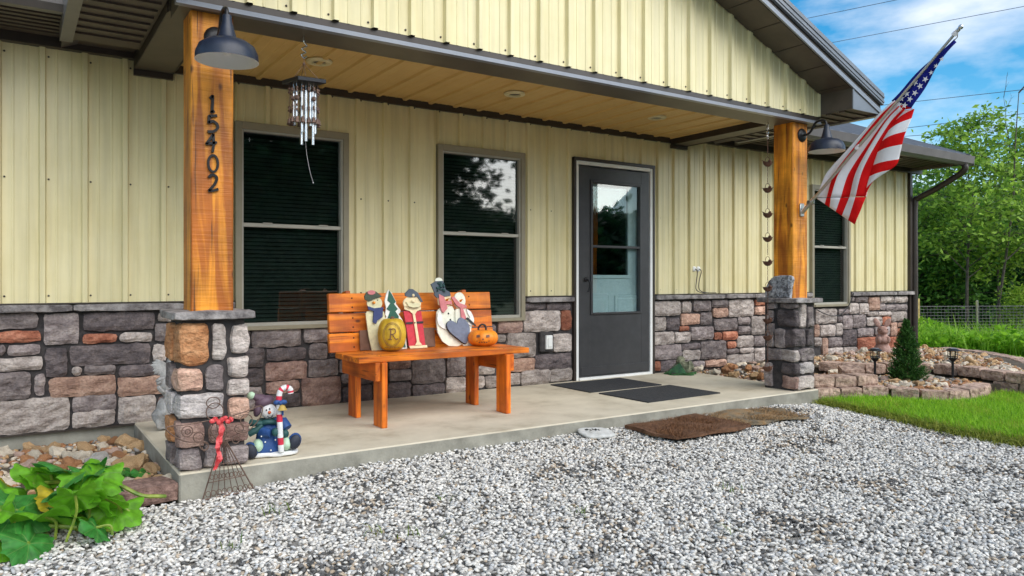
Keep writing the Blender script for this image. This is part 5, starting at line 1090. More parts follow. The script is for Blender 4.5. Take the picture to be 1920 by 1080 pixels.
upp = lambda x, y: inpoly(x, y, [(7.25, 5.64), (7.35, 4.95), (7.6, 4.62), (8.05, 4.42), (8.2, 3.95), (8.15, 3.1), (9.1, 3.8), (10.05, 4.5), (10.55, 5.3), (10.55, 5.64)])
rocks(100, lambda: (random.uniform(7.2, 10.6), random.uniform(3.0, 5.64)), lambda x, y: .03, .03, .06, 'rounded rock on the upper tier by the house wall', 'rocks in the upper flower bed', upp)
# small filler pebbles in the beds
ico_v = []; ico_f = []
ph = (1+5**.5)/2
for a, b in ((-1, ph), (1, ph), (-1, -ph), (1, -ph)): ico_v.append((a, b, 0))
for a, b in ((-1, ph), (1, ph), (-1, -ph), (1, -ph)): ico_v.append((0, a, b))
for a, b in ((-1, ph), (1, ph), (-1, -ph), (1, -ph)): ico_v.append((b, 0, a))
ico_v = np.array(ico_v)/np.sqrt(1+ph*ph)
def _hull(v):
    bm = bmesh.new(); [bm.verts.new(p) for p in v]; bmesh.ops.convex_hull(bm, input=bm.verts); bm.verts.index_update(); f = [[q.index for q in fc.verts] for fc in bm.faces]; bm.free(); return np.array(f)
ico_f = _hull(ico_v)
def scatter_pebbles(name, pts, size, mats, probs, label, cat, flat=.62, patchy=False):
    n = len(pts); V = np.repeat(ico_v[None], n, 0)*(1+rng.normal(0, .16, (n, 12, 1))); sc_ = np.stack([size*rng.uniform(.75, 1.3, n), size*rng.uniform(.55, .95, n), size*rng.uniform(flat*.6, flat*1.1, n)], 1)
    V = V*sc_[:, None]; a, b, g = rng.uniform(0, 2*np.pi, n), rng.normal(0, .38, n), rng.normal(0, .38, n)
    def rot(V, i, j, t): c, s = np.cos(t)[:, None], np.sin(t)[:, None]; A, B = V[..., i].copy(), V[..., j].copy(); V[..., i] = A*c-B*s; V[..., j] = A*s+B*c
    rot(V, 0, 2, b); rot(V, 1, 2, g); rot(V, 0, 1, a)
    V = V+np.asarray(pts)[:, None]; F = (ico_f[None]+12*np.arange(n)[:, None, None]).reshape(-1, 3)
    ch = rng.choice(len(mats), n, p=probs)
    if patchy:
        nz = np.array([mnoise.noise(Vector((a*1.7, b*1.7, 9)))+.5*mnoise.noise(Vector((a*6, b*6, 4))) for a, b, _ in pts]); k = (nz > .22) & (rng.uniform(0, 1, n) < np.clip((nz-.15)*1.3, 0, .6)); ch[k] = rng.choice([2, 2, 3], k.sum())
    mi = np.repeat(ch, len(ico_f))
    return tag(np_obj(name, V.reshape(-1, 3), F, mats, mi=mi), label, cat, kind='stuff')
pp = [(x, y, -.10) for x, y in zip(rng.uniform(-.7, .69, 900), rng.uniform(4.25, 5.68, 900))]+[(x, y, (.035 if upp(x, y) else -.02)) for x, y in zip(rng.uniform(6.0, 10.6, 5200), rng.uniform(2.8, 5.68, 5200)) if upp(x, y) or low(x, y)]
scatter_pebbles('bed_pebbles', np.array(pp), .024, RM, [.3, .25, .2, .15, .1], 'small tan pebbles filling between the bed rocks', 'pebbles')
# ============================================================ GRAVEL DRIVE
def gm(n, a, b): return pm('gravel_'+n, a, b, 30, .9, .3, 60, island=.16)
GM = [gm('white', (.58,.55,.50), (.84,.80,.74)), gm('grey', (.31,.295,.275), (.51,.485,.455)), gm('dark', (.06,.058,.056), (.16,.155,.15)), gm('tan', (.34,.26,.18), (.58,.48,.37)), gm('cool', (.40,.40,.40), (.64,.64,.635))]
def in_view(x, y, m=.25): 
    F_ = x*.5547+y*.8321; Rr = x*.8321-y*.5547; return (F_ > 2.2) & (np.abs(Rr) < F_*.70+m)
def gravel_pts(n, dz):
    x = rng.uniform(-2.2, 6.1, n); y = rng.uniform(.6, 4.05, n); k = in_view(x, y, .6); x, y = x[k], y[k]
    lx = np.array([lawn_x(v) for v in y]); k = (x < lx-.01+rng.normal(0, .05, len(x))) & ~((x < .9) & (y > 4.02)); x, y = x[k], y[k]
    k = ~((x > 3.66) & (x < 4.34) & (y > 3.54) & (y < 3.98)); x, y = x[k], y[k]; k = ~((x > 4.5) & (x < 5.05) & (y > 3.62) & (y < 3.94)); x, y = x[k], y[k]
    return np.stack([x, y, np.array([gravel_z(a, b) for a, b in zip(x, y)])+dz+.006*np.array([mnoise.noise(Vector((a*3, b*3, 0))) for a, b in zip(x, y)])], 1)
gp = np.concatenate([gravel_pts(66000, -.013), gravel_pts(50000, -.005)])
scatter_pebbles('gravel', gp, .0126, GM, [.56, .23, .05, .04, .12], 'pale crushed limestone gravel covering the drive', 'gravel', flat=.52, patchy=True)
# ============================================================ SOLAR LAMPS, SPRUCE, RABBIT
M['clear'] = glassmat('clear_plastic', (.9, .93, .92), .06, .1)
def solar(x, y, z, label):
    t = thing('solar_lamp', label, 'solar light', (x, y, z), random.uniform(0, 1)); t.scale = (1.15, 1.15, 1.06)
    mb = MB(); mb.tube([(0, 0, -.03), (0, 0, .165)], .0105, 8); mb.obj('stake', M['black'], t, True)
    mb = MB(); mb.lathe([(.011, .165), (.016, .168), (.036, .198), (.034, .20), (.0005, .185)], (0, 0, 0), 16)
    for k in range(6): a = k*math.pi/3; mb.tube([(.036*math.cos(a), .036*math.sin(a), .198), (.038*math.cos(a), .038*math.sin(a), .268)], .0028, 4)
    mb.tube([(.037*math.cos(a), .037*math.sin(a), .212) for a in np.linspace(0, 2*math.pi, 17)[:-1]], .0028, 4, closed=True); mb.obj('cage', M['black'], t)
    MB().lathe([(.0325, .2), (.0335, .266)], (0, 0, 0), 16).obj('lens', M['clear'], t, True)
    mb = MB(); mb.lathe([(.0005, .29), (.03, .288), (.052, .276), (.058, .27), (.055, .266), (.0005, .268)], (0, 0, 0), 20); o = mb.obj('cap', M['black'], t, True)
    MB().cbox(-.024, .024, -.024, .024, .286, .2915, .002).obj('solar_panel', M['lip'], o); return t
solar(7.1, 4.19, -.01, 'black solar path light left of the dwarf spruce'); solar(7.73, 3.76, -.01, 'black solar path light against the upper tier blocks')
def card_leaves(C, Dn, size, aspect, fold=.25):
    """leaf blades: C centres, Dn unit directions; diamond leaf of two folded triangles"""
    n = len(C); r = rng.normal(0, 1, (n, 3)); sdv = np.cross(Dn, r); sdv /= np.linalg.norm(sdv, axis=1, keepdims=True)+1e-9; nn = np.cross(Dn, sdv)
    s = np.asarray(size)[:, None] if np.ndim(size) else size
    b = C-Dn*s*.5; tip = C+Dn*s*.5; m1 = C+sdv*s*aspect*.5+nn*s*fold*.3; m2 = C-sdv*s*aspect*.5+nn*s*fold*.3
    V = np.stack([b, m1, tip, m2], 1).reshape(-1, 3); i = 4*np.arange(n)[:, None]
    return V, np.concatenate([i, i+1, i+2, i+3], 1)
sp_ = thing('dwarf_spruce', 'small dark green conical spruce planted in the flower bed', 'spruce', (7.33, 4.0, -.02))
mb = MB(); mb.tube([(0, 0, -.03), (0, 0, .3), (0.01, 0, .57)], [.016, .01, .003], 8); mb.obj('trunk', CM['brown'], sp_, True)
ns = 620; nn = 46; hs_ = rng.uniform(0, 1, ns)**1.2; azs = rng.uniform(0, 2*np.pi, ns); Rs = (.165*(1-hs_)**.80+.010)*(1+rng.normal(0, .13, ns))*np.where(hs_ < .06, .85, 1)
tipz = .03+hs_*.55+rng.normal(0, .008, ns); ln_ = np.minimum(Rs*.9, rng.uniform(.06, .11, ns)); tt = rng.uniform(0, 1, (ns, nn))
rad = Rs[:, None]-ln_[:, None]*(1-tt); zz_ = tipz[:, None]-ln_[:, None]*(1-tt)*.55+.02*tt; th_ = azs[:, None]+rng.normal(0, .03, (ns, nn)); n = ns*nn
C_ = np.stack([rad*np.cos(th_), rad*np.sin(th_), zz_], -1).reshape(-1, 3)+rng.normal(0, .005, (n, 3)); D_ = np.stack([np.cos(th_), np.sin(th_), np.full_like(th_, .55)], -1).reshape(-1, 3)+rng.normal(0, .6, (n, 3)); D_ /= np.linalg.norm(D_, axis=1, keepdims=True)
V, F = card_leaves(C_, D_, rng.uniform(.014, .028, n), .28); np_obj('crown', V, F, leafmat('spruce_needles', (.012,.042,.012), (.09,.23,.04), transl=.15), sp_)
t = thing('rabbit_statue', 'faded pink clay rabbit statue standing against the stone wall', 'statue', (9.35, 5.42, .03), R_(-45))
def rb(n_, parts, m_=M['terracotta']):
    mb = MB()
    for c, r, *mt in parts: mb.ball(c, r, 16, mtx=mt[0] if mt else None)
    return mb.obj(n_, m_, t, True)
rb('base', [((0, 0, .05), (.10, .09, .09))]); rb('body', [((0, 0, .16), (.085, .08, .11)), ((0, -.06, .17), (.06, .05, .05))]); rb('arms', [((-.05, -.075, .175), (.028, .03, .045)), ((.05, -.075, .175), (.028, .03, .045))])
rb('head', [((0, -.02, .29), (.065, .07, .06)), ((0, -.085, .275), (.034, .035, .028))])
for s in (-1, 1): rb('ear', [((s*.065, .0, .39), (.034, .014, .065), Matrix.Rotation(R_(s*28), 3, 'Y'))])
for s in (-1, 1): mb = MB(); mb.ball((s*.045, -.07, .305), .008, 8); mb.obj('eye', CM['black'], t, True)
# ============================================================ SQUASH PLANT
LM = [leafmat('squash_green', (.09,.30,.012), (.20,.50,.03), transl=.4), leafmat('squash_blue_green', (.025,.17,.03), (.07,.29,.05), transl=.3), leafmat('squash_yellow', (.42,.34,.02), (.55,.42,.03), transl=.35)]
for m_ in LM: m_.node_tree.nodes['Principled BSDF'].inputs['Roughness'].default_value = .42
for m_ in LM:
    t_ = m_.node_tree; b_ = t_.nodes['Principled BSDF']; tc_ = t_.nodes.new('ShaderNodeTexCoord'); sx_ = t_.nodes.new('ShaderNodeSeparateXYZ'); L(t_, tc_.outputs['Object'], sx_.inputs[0])
    def mth(op, a, b=None):
        n_ = t_.nodes.new('ShaderNodeMath'); n_.operation = op
        for i_, v_ in enumerate((a, b)):
            if v_ is None: continue
            if isinstance(v_, (int, float)): n_.inputs[i_].default_value = v_
            else: L(t_, v_, n_.inputs[i_])
        return n_.outputs[0]
    an = mth('ARCTAN2', sx_.outputs[1], sx_.outputs[0]); r_ = mth('SQRT', mth('ADD', mth('MULTIPLY', sx_.outputs[0], sx_.outputs[0]), mth('MULTIPLY', sx_.outputs[1], sx_.outputs[1])))
    main = mth('MULTIPLY', mth('ABSOLUTE', mth('SINE', mth('MULTIPLY', mth('ADD', an, .2), 3.5))), r_)          # distance from the nearest main vein
    side = mth('ABSOLUTE', mth('SINE', mth('ADD', mth('MULTIPLY', r_, 150), mth('MULTIPLY', main, -130))))
    vein = mth('MAXIMUM', mth('LESS_THAN', main, .0045), mth('MULTIPLY', mth('LESS_THAN', side, .22), .45))
    src_ = b_.inputs['Base Color'].links[0].from_socket; nz_ = t_.nodes.new('ShaderNodeTexNoise'); nz_.inputs['Scale'].default_value = 30; L(t_, tc_.outputs['Object'], nz_.inputs['Vector'])
    hv = t_.nodes.new('ShaderNodeHueSaturation'); mr_ = t_.nodes.new('ShaderNodeMapRange'); mr_.inputs['From Min'].default_value = .3; mr_.inputs['From Max'].default_value = .7; mr_.inputs['To Min'].default_value = .6; mr_.inputs['To Max'].default_value = 1.35; L(t_, nz_.outputs[0], mr_.inputs[0]); L(t_, mr_.outputs[0], hv.inputs['Value']); L(t_, src_, hv.inputs['Color'])
    mv = t_.nodes.new('ShaderNodeMix'); mv.data_type = 'RGBA'; mv.inputs['B'].default_value = (.22, .38, .10, 1); L(t_, mth('MULTIPLY', vein, .55), mv.inputs['Factor']); L(t_, hv.outputs[0], mv.inputs['A']); L(t_, mv.outputs['Result'], b_.inputs['Base Color'])
    bp_ = t_.nodes.new('ShaderNodeBump'); bp_.inputs['Strength'].default_value = .6; bp_.inputs['Distance'].default_value = .006; L(t_, mth('SUBTRACT', nz_.outputs[0], vein), bp_.inputs['Height']); L(t_, bp_.outputs[0], b_.inputs['Normal'])
M['vine'] = pm('vine_stem', (.10,.19,.02), (.30,.36,.05), 20, .5)
plant = thing('squash_plant', 'sprawling squash vine with big lobed leaves at the bed corner', 'plant', (.12, 3.85, -.12))
def squash_leaf(c, r, tilt, yaw, mi, seed):
    mb = MB(); rings, n = 5, 48; vs = [(0, 0, 0)]
    for j in range(1, rings+1):
        for k in range(n):
            a = 2*math.pi*k/n; lob = 1-.20*abs(math.sin(2.5*a))**1.4-.34*math.exp(-((((a-math.pi/2+math.pi) % (2*math.pi))-math.pi)/.28)**2)+.07*math.sin(9*a+seed)+.06*abs(math.sin(12*a+seed))-.05*abs(math.sin(15*a))
            q_ = j/rings; rr_ = r*q_*(1-(1-lob)*q_**1.5); zz = -.10*r*q_**2+.10*r*math.cos(5*a)*q_+.10*r*q_*mnoise.noise(Vector((math.cos(a)*2*q_, math.sin(a)*2*q_, seed)))-.10*r*max(0, math.sin(a*2.5+seed))*q_**3
            vs.append((rr_*math.cos(a), rr_*math.sin(a), zz))
    fs = [(0, 1+k, 1+(k+1) % n) for k in range(n)]+[(1+(j-1)*n+k, 1+j*n+k, 1+j*n+(k+1) % n, 1+(j-1)*n+(k+1) % n) for j in range(1, rings) for k in range(n)]
    o = mb.add(vs, fs).obj('leaf', LM[mi], plant, 'all'); o.scale = (1.12, 1.12, 1.12); o.location = (c[0]-.12, c[1]-3.85, c[2]+.12); o.rotation_euler = (tilt[0], tilt[1], yaw)
    st = MB(); b = (c[0]+random.uniform(-.08, .08), c[1]+random.uniform(-.02, .1), -.11); st.tube(spline([b, ((b[0]+c[0])/2+.02, (b[1]+c[1])/2, (b[2]+c[2])/2+.02), c], 5), .006, 6); s_o = st.obj('stem', M['vine'], plant, True); s_o.matrix_parent_inverse = Matrix.Translation((-.12, -3.85, .12))
LV = [((.30, 3.78, .10), .125, (.55, -.25), .3, 0), ((.36, 3.88, .085), .10, (.7, .35), 1.2, 1), ((.39, 3.70, -.03), .11, (.45, .5), -.6, 0), ((.20, 3.92, .12), .115, (.5, -.2), 2.2, 1), ((.10, 4.0, .10), .10, (.45, .2), .2, 0), ((.02, 3.72, .02), .135, (.6, -.15), 1.0, 1), ((.12, 3.66, -.01), .14, (.55, .2), 2.6, 0), ((-.10, 3.78, .03), .14, (.5, .1), -.4, 0),
      ((-.02, 4.05, .06), .085, (.7, -.2), 1.8, 2), ((.17, 3.80, .02), .09, (.5, .5), 0, 2), ((.06, 3.56, -.08), .10, (.8, .1), .6, 1), ((-.06, 3.60, -.06), .11, (.6, -.3), 2.0, 0), ((.34, 3.66, .03), .10, (.6, -.4), 2.9, 0), ((.25, 3.70, .06), .10, (.75, .1), -1.2, 0), ((.33, 4.42, -.02), .085, (.5, .2), .5, 1), ((.42, 4.38, -.03), .075, (.6, .3), 2.2, 1), ((.50, 4.46, -.04), .06, (.5, 0), 1.1, 1), ((.24, 4.35, -.03), .07, (.6, .1), 2.9, 1), ((.36, 4.30, -.05), .06, (.5, -.3), 1.9, 0), ((.57, 4.40, -.05), .045, (.5, .2), 0, 1), ((-.25, 3.7, .02), .13, (.5, 0), 0, 1), ((-.2, 3.95, .05), .12, (.5, .1), 1.5, 0), ((.30, 3.60, -.07), .075, (.7, .3), .8, 1), ((-.02, 3.88, .07), .12, (.6, .2), .9, 0)]
for k in range(16):
    LV.append(((random.uniform(-.2, .36), random.uniform(3.58, 3.98), random.uniform(-.05, .12)), random.uniform(.06, .10), (random.uniform(.3, .95), random.uniform(-.5, .5)), random.uniform(0, 6), random.choice((0, 0, 1, 0, 1))))
for i, (c, r_, tl, yw, mi) in enumerate(LV): squash_leaf(c, r_, tl, yw, mi, i*1.7)
mb = MB()
for pts in ([(-.3, 3.9, -.10), (-.1, 3.78, -.05), (.1, 3.72, -.06), (.3, 3.66, -.09), (.36, 3.62, -.1)], [(-.05, 4.0, -.02), (.1, 3.95, .06), (.22, 3.98, .05), (.34, 3.95, .06)], [(.42, 3.85, .03), (.50, 3.82, -.02), (.57, 3.80, -.03), (.60, 3.82, -.04)], [(.2, 3.8, -.1), (.26, 3.68, -.1), (.3, 3.62, -.11)]): mb.tube(spline(pts, 7), .009, 7)
o = mb.obj('vine', M['vine'], plant, True); o.matrix_parent_inverse = Matrix.Translation((-.12, -3.85, .12))

def fibres(o_name, cx, cy, w_, h_, z, n, m_, parent):
    x, y = rng.uniform(-w_/2, w_/2, n), rng.uniform(-h_/2, h_/2, n); P = np.stack([x, y, np.full(n, z)], 1); a = rng.uniform(0, 2*np.pi, n); d = np.stack([np.cos(a), np.sin(a), rng.uniform(.1, .9, n)], 1)*rng.uniform(.012, .03, n)[:, None]; s = np.stack([-np.sin(a), np.cos(a), np.zeros(n)], 1)*.0016
    V = np.stack([P-s, P+s, P+d], 1).reshape(-1, 3); o = np_obj(o_name, V, np.arange(3*n).reshape(-1, 3), m_, parent); o['kind'] = 'stuff'; return o
fibres('fibres', 0, 0, .76, .50, .018, 9000, leafmat('coir_fibres', (.06,.025,.012), (.27,.13,.06), transl=.05), bpy.data.objects['coir_mat'])
fibres('fibres', 0, 0, .70, .44, .016, 5000, leafmat('rug_fibres', (.09,.08,.06), (.46,.26,.10), transl=.05), bpy.data.objects['worn_rug'])
# ============================================================ GRASS AND WEEDS
bedpoly = [(5.95, 4.3), (6.0, 4.06), (6.28, 3.95), (6.53, 3.84), (6.64, 3.62), (6.78, 3.40), (7.08, 3.27), (7.42, 3.27), (7.68, 3.34), (7.8, 3.3), (7.75, 2.7), (7.66, 2.15), (7.95, 2.2), (9.45, 3.4), (10.3, 4.1), (10.85, 4.75), (11.1, 5.5), (11.1, 14), (-4, 14)]
def blades(P, h, wd, lean_=.35):
    n = len(P); a = rng.uniform(0, 2*np.pi, n); d = np.stack([np.cos(a), np.sin(a), np.zeros(n)], 1); s = np.stack([-np.sin(a), np.cos(a), np.zeros(n)], 1)
    h = np.asarray(h)[:, None]; l = rng.uniform(.05, lean_*2, n)[:, None]; up_ = np.array([[0, 0, 1.]])
    b1, b2 = P-s*wd/2, P+s*wd/2; m1 = P+up_*h*.55+d*h*l*.3-s*wd*.42; m2 = P+up_*h*.55+d*h*l*.3+s*wd*.42; t1 = P+up_*h*(1-.3*l)+d*h*l-s*wd*.06; t2 = t1+s*wd*.12
    V = np.stack([b1, b2, m2, m1, t2, t1], 1).reshape(-1, 3); i = 6*np.arange(n)[:, None]
    return V, np.concatenate([np.concatenate([i, i+1, i+2, i+3], 1), np.concatenate([i+3, i+2, i+4, i+5], 1)], 0)
def lawn_pts(n, x0, x1, y0, y1):
    x, y = rng.uniform(x0, x1, n), rng.uniform(y0, y1, n); k = in_view(x, y, .6); x, y = x[k], y[k]
    ok = np.array([(a > lawn_x(b)+.02+.05*mnoise.noise(Vector((a*4, b*4, 2))) if b < 4.06 else a > 5.98) and not inpoly(a, b, bedpoly) for a, b in zip(x, y)]) if len(x) else np.array([], bool)
    x, y = x[ok], y[ok]; return np.stack([x, y, np.array([gz(a, b) for a, b in zip(x, y)])-.02], 1)
GRM = leafmat('lawn_grass', (.11,.30,.010), (.44,.72,.05), transl=.4)
P1 = lawn_pts(165000, 5.5, 8.2, 1.3, 4.2); V1, F1 = blades(P1, rng.uniform(.04, .13, len(P1)), .0055, .75)
tag(np_obj('grass', V1, F1, GRM), 'bright green lawn grass beside the gravel drive', 'grass', kind='stuff')
P2 = lawn_pts(110000, 8.2, 15, 2.0, 9.5); V2, F2 = blades(P2, rng.uniform(.06, .12, len(P2)), .011, .5)
n5 = 9000; y5 = rng.uniform(1.6, 4.05, n5); x5 = np.array([lawn_x(v) for v in y5])+rng.normal(.03, .06, n5); P5 = np.stack([x5, y5, np.full(n5, -.135)], 1); V5, F5 = blades(P5, rng.uniform(.03, .09, n5), .005, 1.0)
tag(np_obj('lawn_edge_grass', V5, F5, leafmat('edge_grass', (.12,.17,.02), (.42,.44,.08), transl=.35)), 'ragged yellowing grass along the gravel edge', 'grass', kind='stuff')
k5 = np.array([mnoise.noise(Vector((a*2.4, b*2.4, 7))) for a, b in P1[:, :2]]) > .12; P7 = P1[k5][::3]; V7, F7 = blades(P7, rng.uniform(.05, .14, len(P7)), .005, .9)
tag(np_obj('dry_grass_patches', V7, F7, leafmat('dry_lawn', (.20,.26,.02), (.50,.56,.08), transl=.35)), 'lighter yellowish patches in the lawn', 'grass', kind='stuff')
tag(np_obj('grass', V2, F2, GRM), 'sunlit lawn grass beyond the flower bed', 'grass', kind='stuff')
# dry straw and small weeds on the gravel
n = 420; x = rng.uniform(.3, 5.5, n); y = rng.uniform(1.5, 3.9, n); cl_ = np.array([mnoise.noise(Vector((a*2.2, b*2.2, 5))) for a, b in zip(x, y)]) > .12; x, y = x[cl_], y[cl_]
P3 = np.stack([x, y, np.array([gravel_z(a, b) for a, b in zip(x, y)])+.004], 1); V3, F3 = blades(P3, rng.uniform(.02, .06, len(P3)), .004, 1.2)
tag(np_obj('dry_straw', V3, F3, leafmat('straw', (.16,.10,.04), (.30,.24,.10))), 'bits of dry straw lying on the gravel', 'straw', kind='stuff')
tp_ = []
for cx_, cy_ in ((1.32, 3.02), (1.45, 2.9), (1.75, 3.25), (2.2, 2.75), (1.05, 3.55), (3.1, 2.6), (2.6, 2.2), (.75, 3.2)):
    k = rng.integers(6, 14); tp_.append(np.stack([cx_+rng.normal(0, .03, k), cy_+rng.normal(0, .03, k), np.full(k, gravel_z(cx_, cy_)+.002)], 1))
P6 = np.concatenate(tp_); V6, F6 = blades(P6, rng.uniform(.02, .06, len(P6)), .005, 1.0)
tag(np_obj('gravel_weeds', V6, F6, leafmat('gravel_weeds', (.05,.13,.01), (.22,.30,.03))), 'tiny grass tufts sprouting through the gravel', 'weeds', kind='stuff')
# weed bank in front of the fence
def weed_pts(n): 
    u = rng.uniform(0, 1, n); v = rng.uniform(-1, 1, n); x = 12.3+3.3*u+rng.normal(0, .2, n); y = 4.2+u*0+rng.uniform(0, 6.5, n); return x, y
x, y = weed_pts(26000); ht = np.array([.30+.30*mnoise.noise(Vector((a*.9, b*.9, 1)))+.25*max(0, mnoise.noise(Vector((a*.35, b*.35, 8)))) for a, b in zip(x, y)])
top = np.clip(ht, .08, .9); z = np.array([gz(a, b) for a, b in zip(x, y)])+top*rng.uniform(.35, 1.1, len(x))+np.clip((x-12.3)*.07, 0, .25)
D_ = rng.normal(0, 1, (len(x), 3)); D_[:, 2] = D_[:, 2]*.4-.1; D_ /= np.linalg.norm(D_, axis=1, keepdims=True)
V, F = card_leaves(np.stack([x, y, z], 1), D_, rng.uniform(.05, .14, len(x)), .55); WM = leafmat('weed_leaves', (.10,.27,.012), (.36,.64,.05), transl=.45)
tag(np_obj('weeds', V, F, WM), 'tall bright green weeds growing in front of the wire fence', 'weeds', kind='stuff')
x, y = weed_pts(9000); P = np.stack([x, y, np.array([gz(a, b) for a, b in zip(x, y)])], 1); V, F = blades(P, rng.uniform(.3, .75, len(P)), .016, .4)
tag(np_obj('tall_grass', V, F, leafmat('tall_grass', (.10,.25,.015), (.36,.58,.06), transl=.4)), 'long grass standing among the weeds by the fence', 'grass', kind='stuff')
# ============================================================ FENCE
fn = thing('wire_fence', 'woven wire fence with a timber end post behind the weeds', 'fence', (15.0, 8.0, -.7))
def FN(mb, name, mat, smooth=False): o = mb.obj(name, mat, fn, smooth); o.matrix_parent_inverse = Matrix.Translation((-15, -8, .7)); return o
M['postwood'] = pm('treated_timber', (.28,.19,.06), (.5,.38,.15), 14, .8); M['fencewire'] = pm('fence_wire', (.13,.13,.13), (.2,.2,.2), 8, .5, metallic=.6)
fa, fb = Vector((15.0, 8.05, 0)), Vector((18.6, 6.2, 0)); zt_, zb_ = .44, -.85
FN(MB().cbox(14.94, 15.06, 7.95, 8.07, -1.0, .60, .008), 'timber_post', M['postwood'])
for z0 in (.36, -.02): FN(MB().cbox(14.0, 14.95, 8.42, 8.46, z0, z0+.14, .005), 'rail', M['postwood'])
FN(MB().cbox(13.9, 14.0, 8.40, 8.50, -1.0, .55, .008), 'timber_post', M['postwood'])
for s in (.0, .34, .93): p = fa.lerp(fb, s) if s else None; (FN(MB().cbox(p.x-.018, p.x+.018, p.y-.018, p.y+.018, -1, .56, .004), 'steel_post', M['alu'] if s < .5 else M['black']) if s else None)
mb = MB()
for z in np.linspace(zb_, zt_, 22): mb.tube([(fa.x, fa.y, z), (fb.x, fb.y, z)], .0035 if z < zt_-.02 else .006, 4, cap=False)
L_ = (fb-fa).length
for s in np.arange(0, L_, .075): p = fa+(fb-fa)*(s/L_); mb.tube([(p.x, p.y, zb_), (p.x, p.y, zt_)], .003, 4, cap=False)
FN(mb, 'wire_mesh', M['fencewire'])['kind'] = 'stuff'
# ============================================================ TREES
BARK = pm('bark', (.05,.042,.035), (.12,.10,.085), 12, .95, .8, 40)
def tree(name, label, base, h, spread, nb, nleaf, lsize, lmat, seed, cz0=.3, droop=0., aspect=.5, dense=1.0, group=None, trunk_r=.09, lean_=(0, 0), clump=.28, tube_n=6, thin=.35):
    r = np.random.default_rng(seed); rs_ = random.Random(seed); t = thing(name, label, 'tree', base, 0, group)
    mb = MB(); tips = []; top = Vector((lean_[0], lean_[1], h*.93)); tp = spline([(0, 0, -.2), (lean_[0]*.2, lean_[1]*.2, h*.3), (lean_[0]*.55+.06*h*.3, lean_[1]*.5, h*.62), tuple(top)], 5)
    mb.tube(tp, [trunk_r*(1-.9*i/(len(tp)-1)) for i in range(len(tp))], 8)
    for k in range(nb):
        f = cz0+(1-cz0)*(k+.5)/nb; i = min(len(tp)-2, int(f*(len(tp)-1))); p0 = Vector(tp[i]).lerp(Vector(tp[i+1]), f*(len(tp)-1)-i); a = k*2.4+rs_.uniform(-.4, .4)
        ln = spread*(1.05-.75*max(0, (f-.45)/.55))*(.7+.3*min(1, (f-cz0)/.12+.3))*rs_.uniform(.7, 1.1); e = p0+Vector((math.cos(a)*ln, math.sin(a)*ln, ln*rs_.uniform(.15, .65)-droop*ln)); m_ = p0.lerp(e, .5)+Vector((0, 0, ln*.12))
        br_ = spline([tuple(p0), tuple(m_), tuple(e)], 5); mb.tube(br_, [trunk_r*.38*(1-f*.6)*(1-.85*j/(len(br_)-1)) for j in range(len(br_))], tube_n)
        for j in range(3, len(br_)):
            tips.append(br_[j])
            for _ in range(2):
                q_ = Vector(br_[j])+Vector((rs_.gauss(0, 1), rs_.gauss(0, 1), rs_.gauss(.1, .7)))*ln*.24; tips.append(tuple(q_)); mb.tube([br_[j], tuple((Vector(br_[j])+q_)/2+Vector((0, 0, .03))), tuple(q_)], [trunk_r*.10, trunk_r*.07, trunk_r*.03], 4)
    tips.append(tuple(top)); mb.obj('trunk', BARK, t, True)
    T = np.array(tips); wt = np.clip(1.15-thin*T[:, 2]/h, .08, None); i = r.choice(len(T), nleaf, p=wt/wt.sum()); C = T[i]+r.normal(0, 1, (nleaf, 3))*spread*clump*np.array([1, 1, .6]); D = r.normal(0, 1, (nleaf, 3)); D[:, 2] = D[:, 2]*.45-.35-droop*.4; D /= np.linalg.norm(D, axis=1, keepdims=True)
    V, F = card_leaves(C, D, r.uniform(.65, 1.3, nleaf)*lsize, aspect); np_obj('crown', V, F, lmat, t); return t
LF = {'walnut': leafmat('walnut_leaves', (.06,.16,.02), (.34,.52,.07), transl=.45), 'mid': leafmat('mid_leaves', (.03,.11,.02), (.16,.34,.05), transl=.35), 'dark': leafmat('dark_leaves', (.008,.04,.018), (.045,.14,.045), transl=.25), 'lime': leafmat('lime_leaves', (.12,.25,.02), (.30,.42,.05), transl=.45)}
def fr(F_, q_): return (.5547*F_+.8321*F_*q_, .8321*F_-.5547*F_*q_)      # a spot F_ metres out along the view, q_ to its side
def tr(F_, q_, *a, **k): x, y = fr(F_, q_); return tree(a[0], a[1], (x, y, gz(x, y)), *a[2:], **k)
tr(17.5, .605, 'walnut_tree', 'open-crowned young tree with drooping leaves just past the downspout', 6.1, 1.9, 30, 8000, .14, LF['walnut'], 3, .36, .1, .45, trunk_r=.05, clump=.08, thin=.95)
tr(18.5, .70, 'walnut_tree', 'taller feathery tree at the frame edge, branches against the sky', 6.3, 2.0, 30, 9500, .14, LF['walnut'], 5, .34, .1, .45, trunk_r=.06, clump=.08, thin=.95)
tr(20, .535, 'leafy_tree', 'bright mid-green tree right behind the timber fence post', 4.5, 1.7, 20, 15000, .13, LF['mid'], 8, .12, .0, .5, trunk_r=.08, clump=.22)
tr(16.6, .685, 'young_bush', 'yellow-green bush growing behind the wire fence at the frame edge', 1.85, .7, 12, 5000, .075, LF['lime'], 9, .15, .0, .5, trunk_r=.02, clump=.25)
WL = ['dense dark tree of the wood edge closest to the house corner', 'dense dark tree second from the house corner in the wood edge', 'dense dark tree third from the house corner in the wood edge', 'dense dark tree at the frame edge in the wood', 'taller dark tree farthest back behind the house corner', 'taller dark tree farthest back in the middle of the wood', 'taller dark tree farthest back at the frame edge', 'low dark thicket tree behind the timber post', 'low dark thicket tree behind the steel fence post', 'low dark thicket tree behind the yellow-green bush']
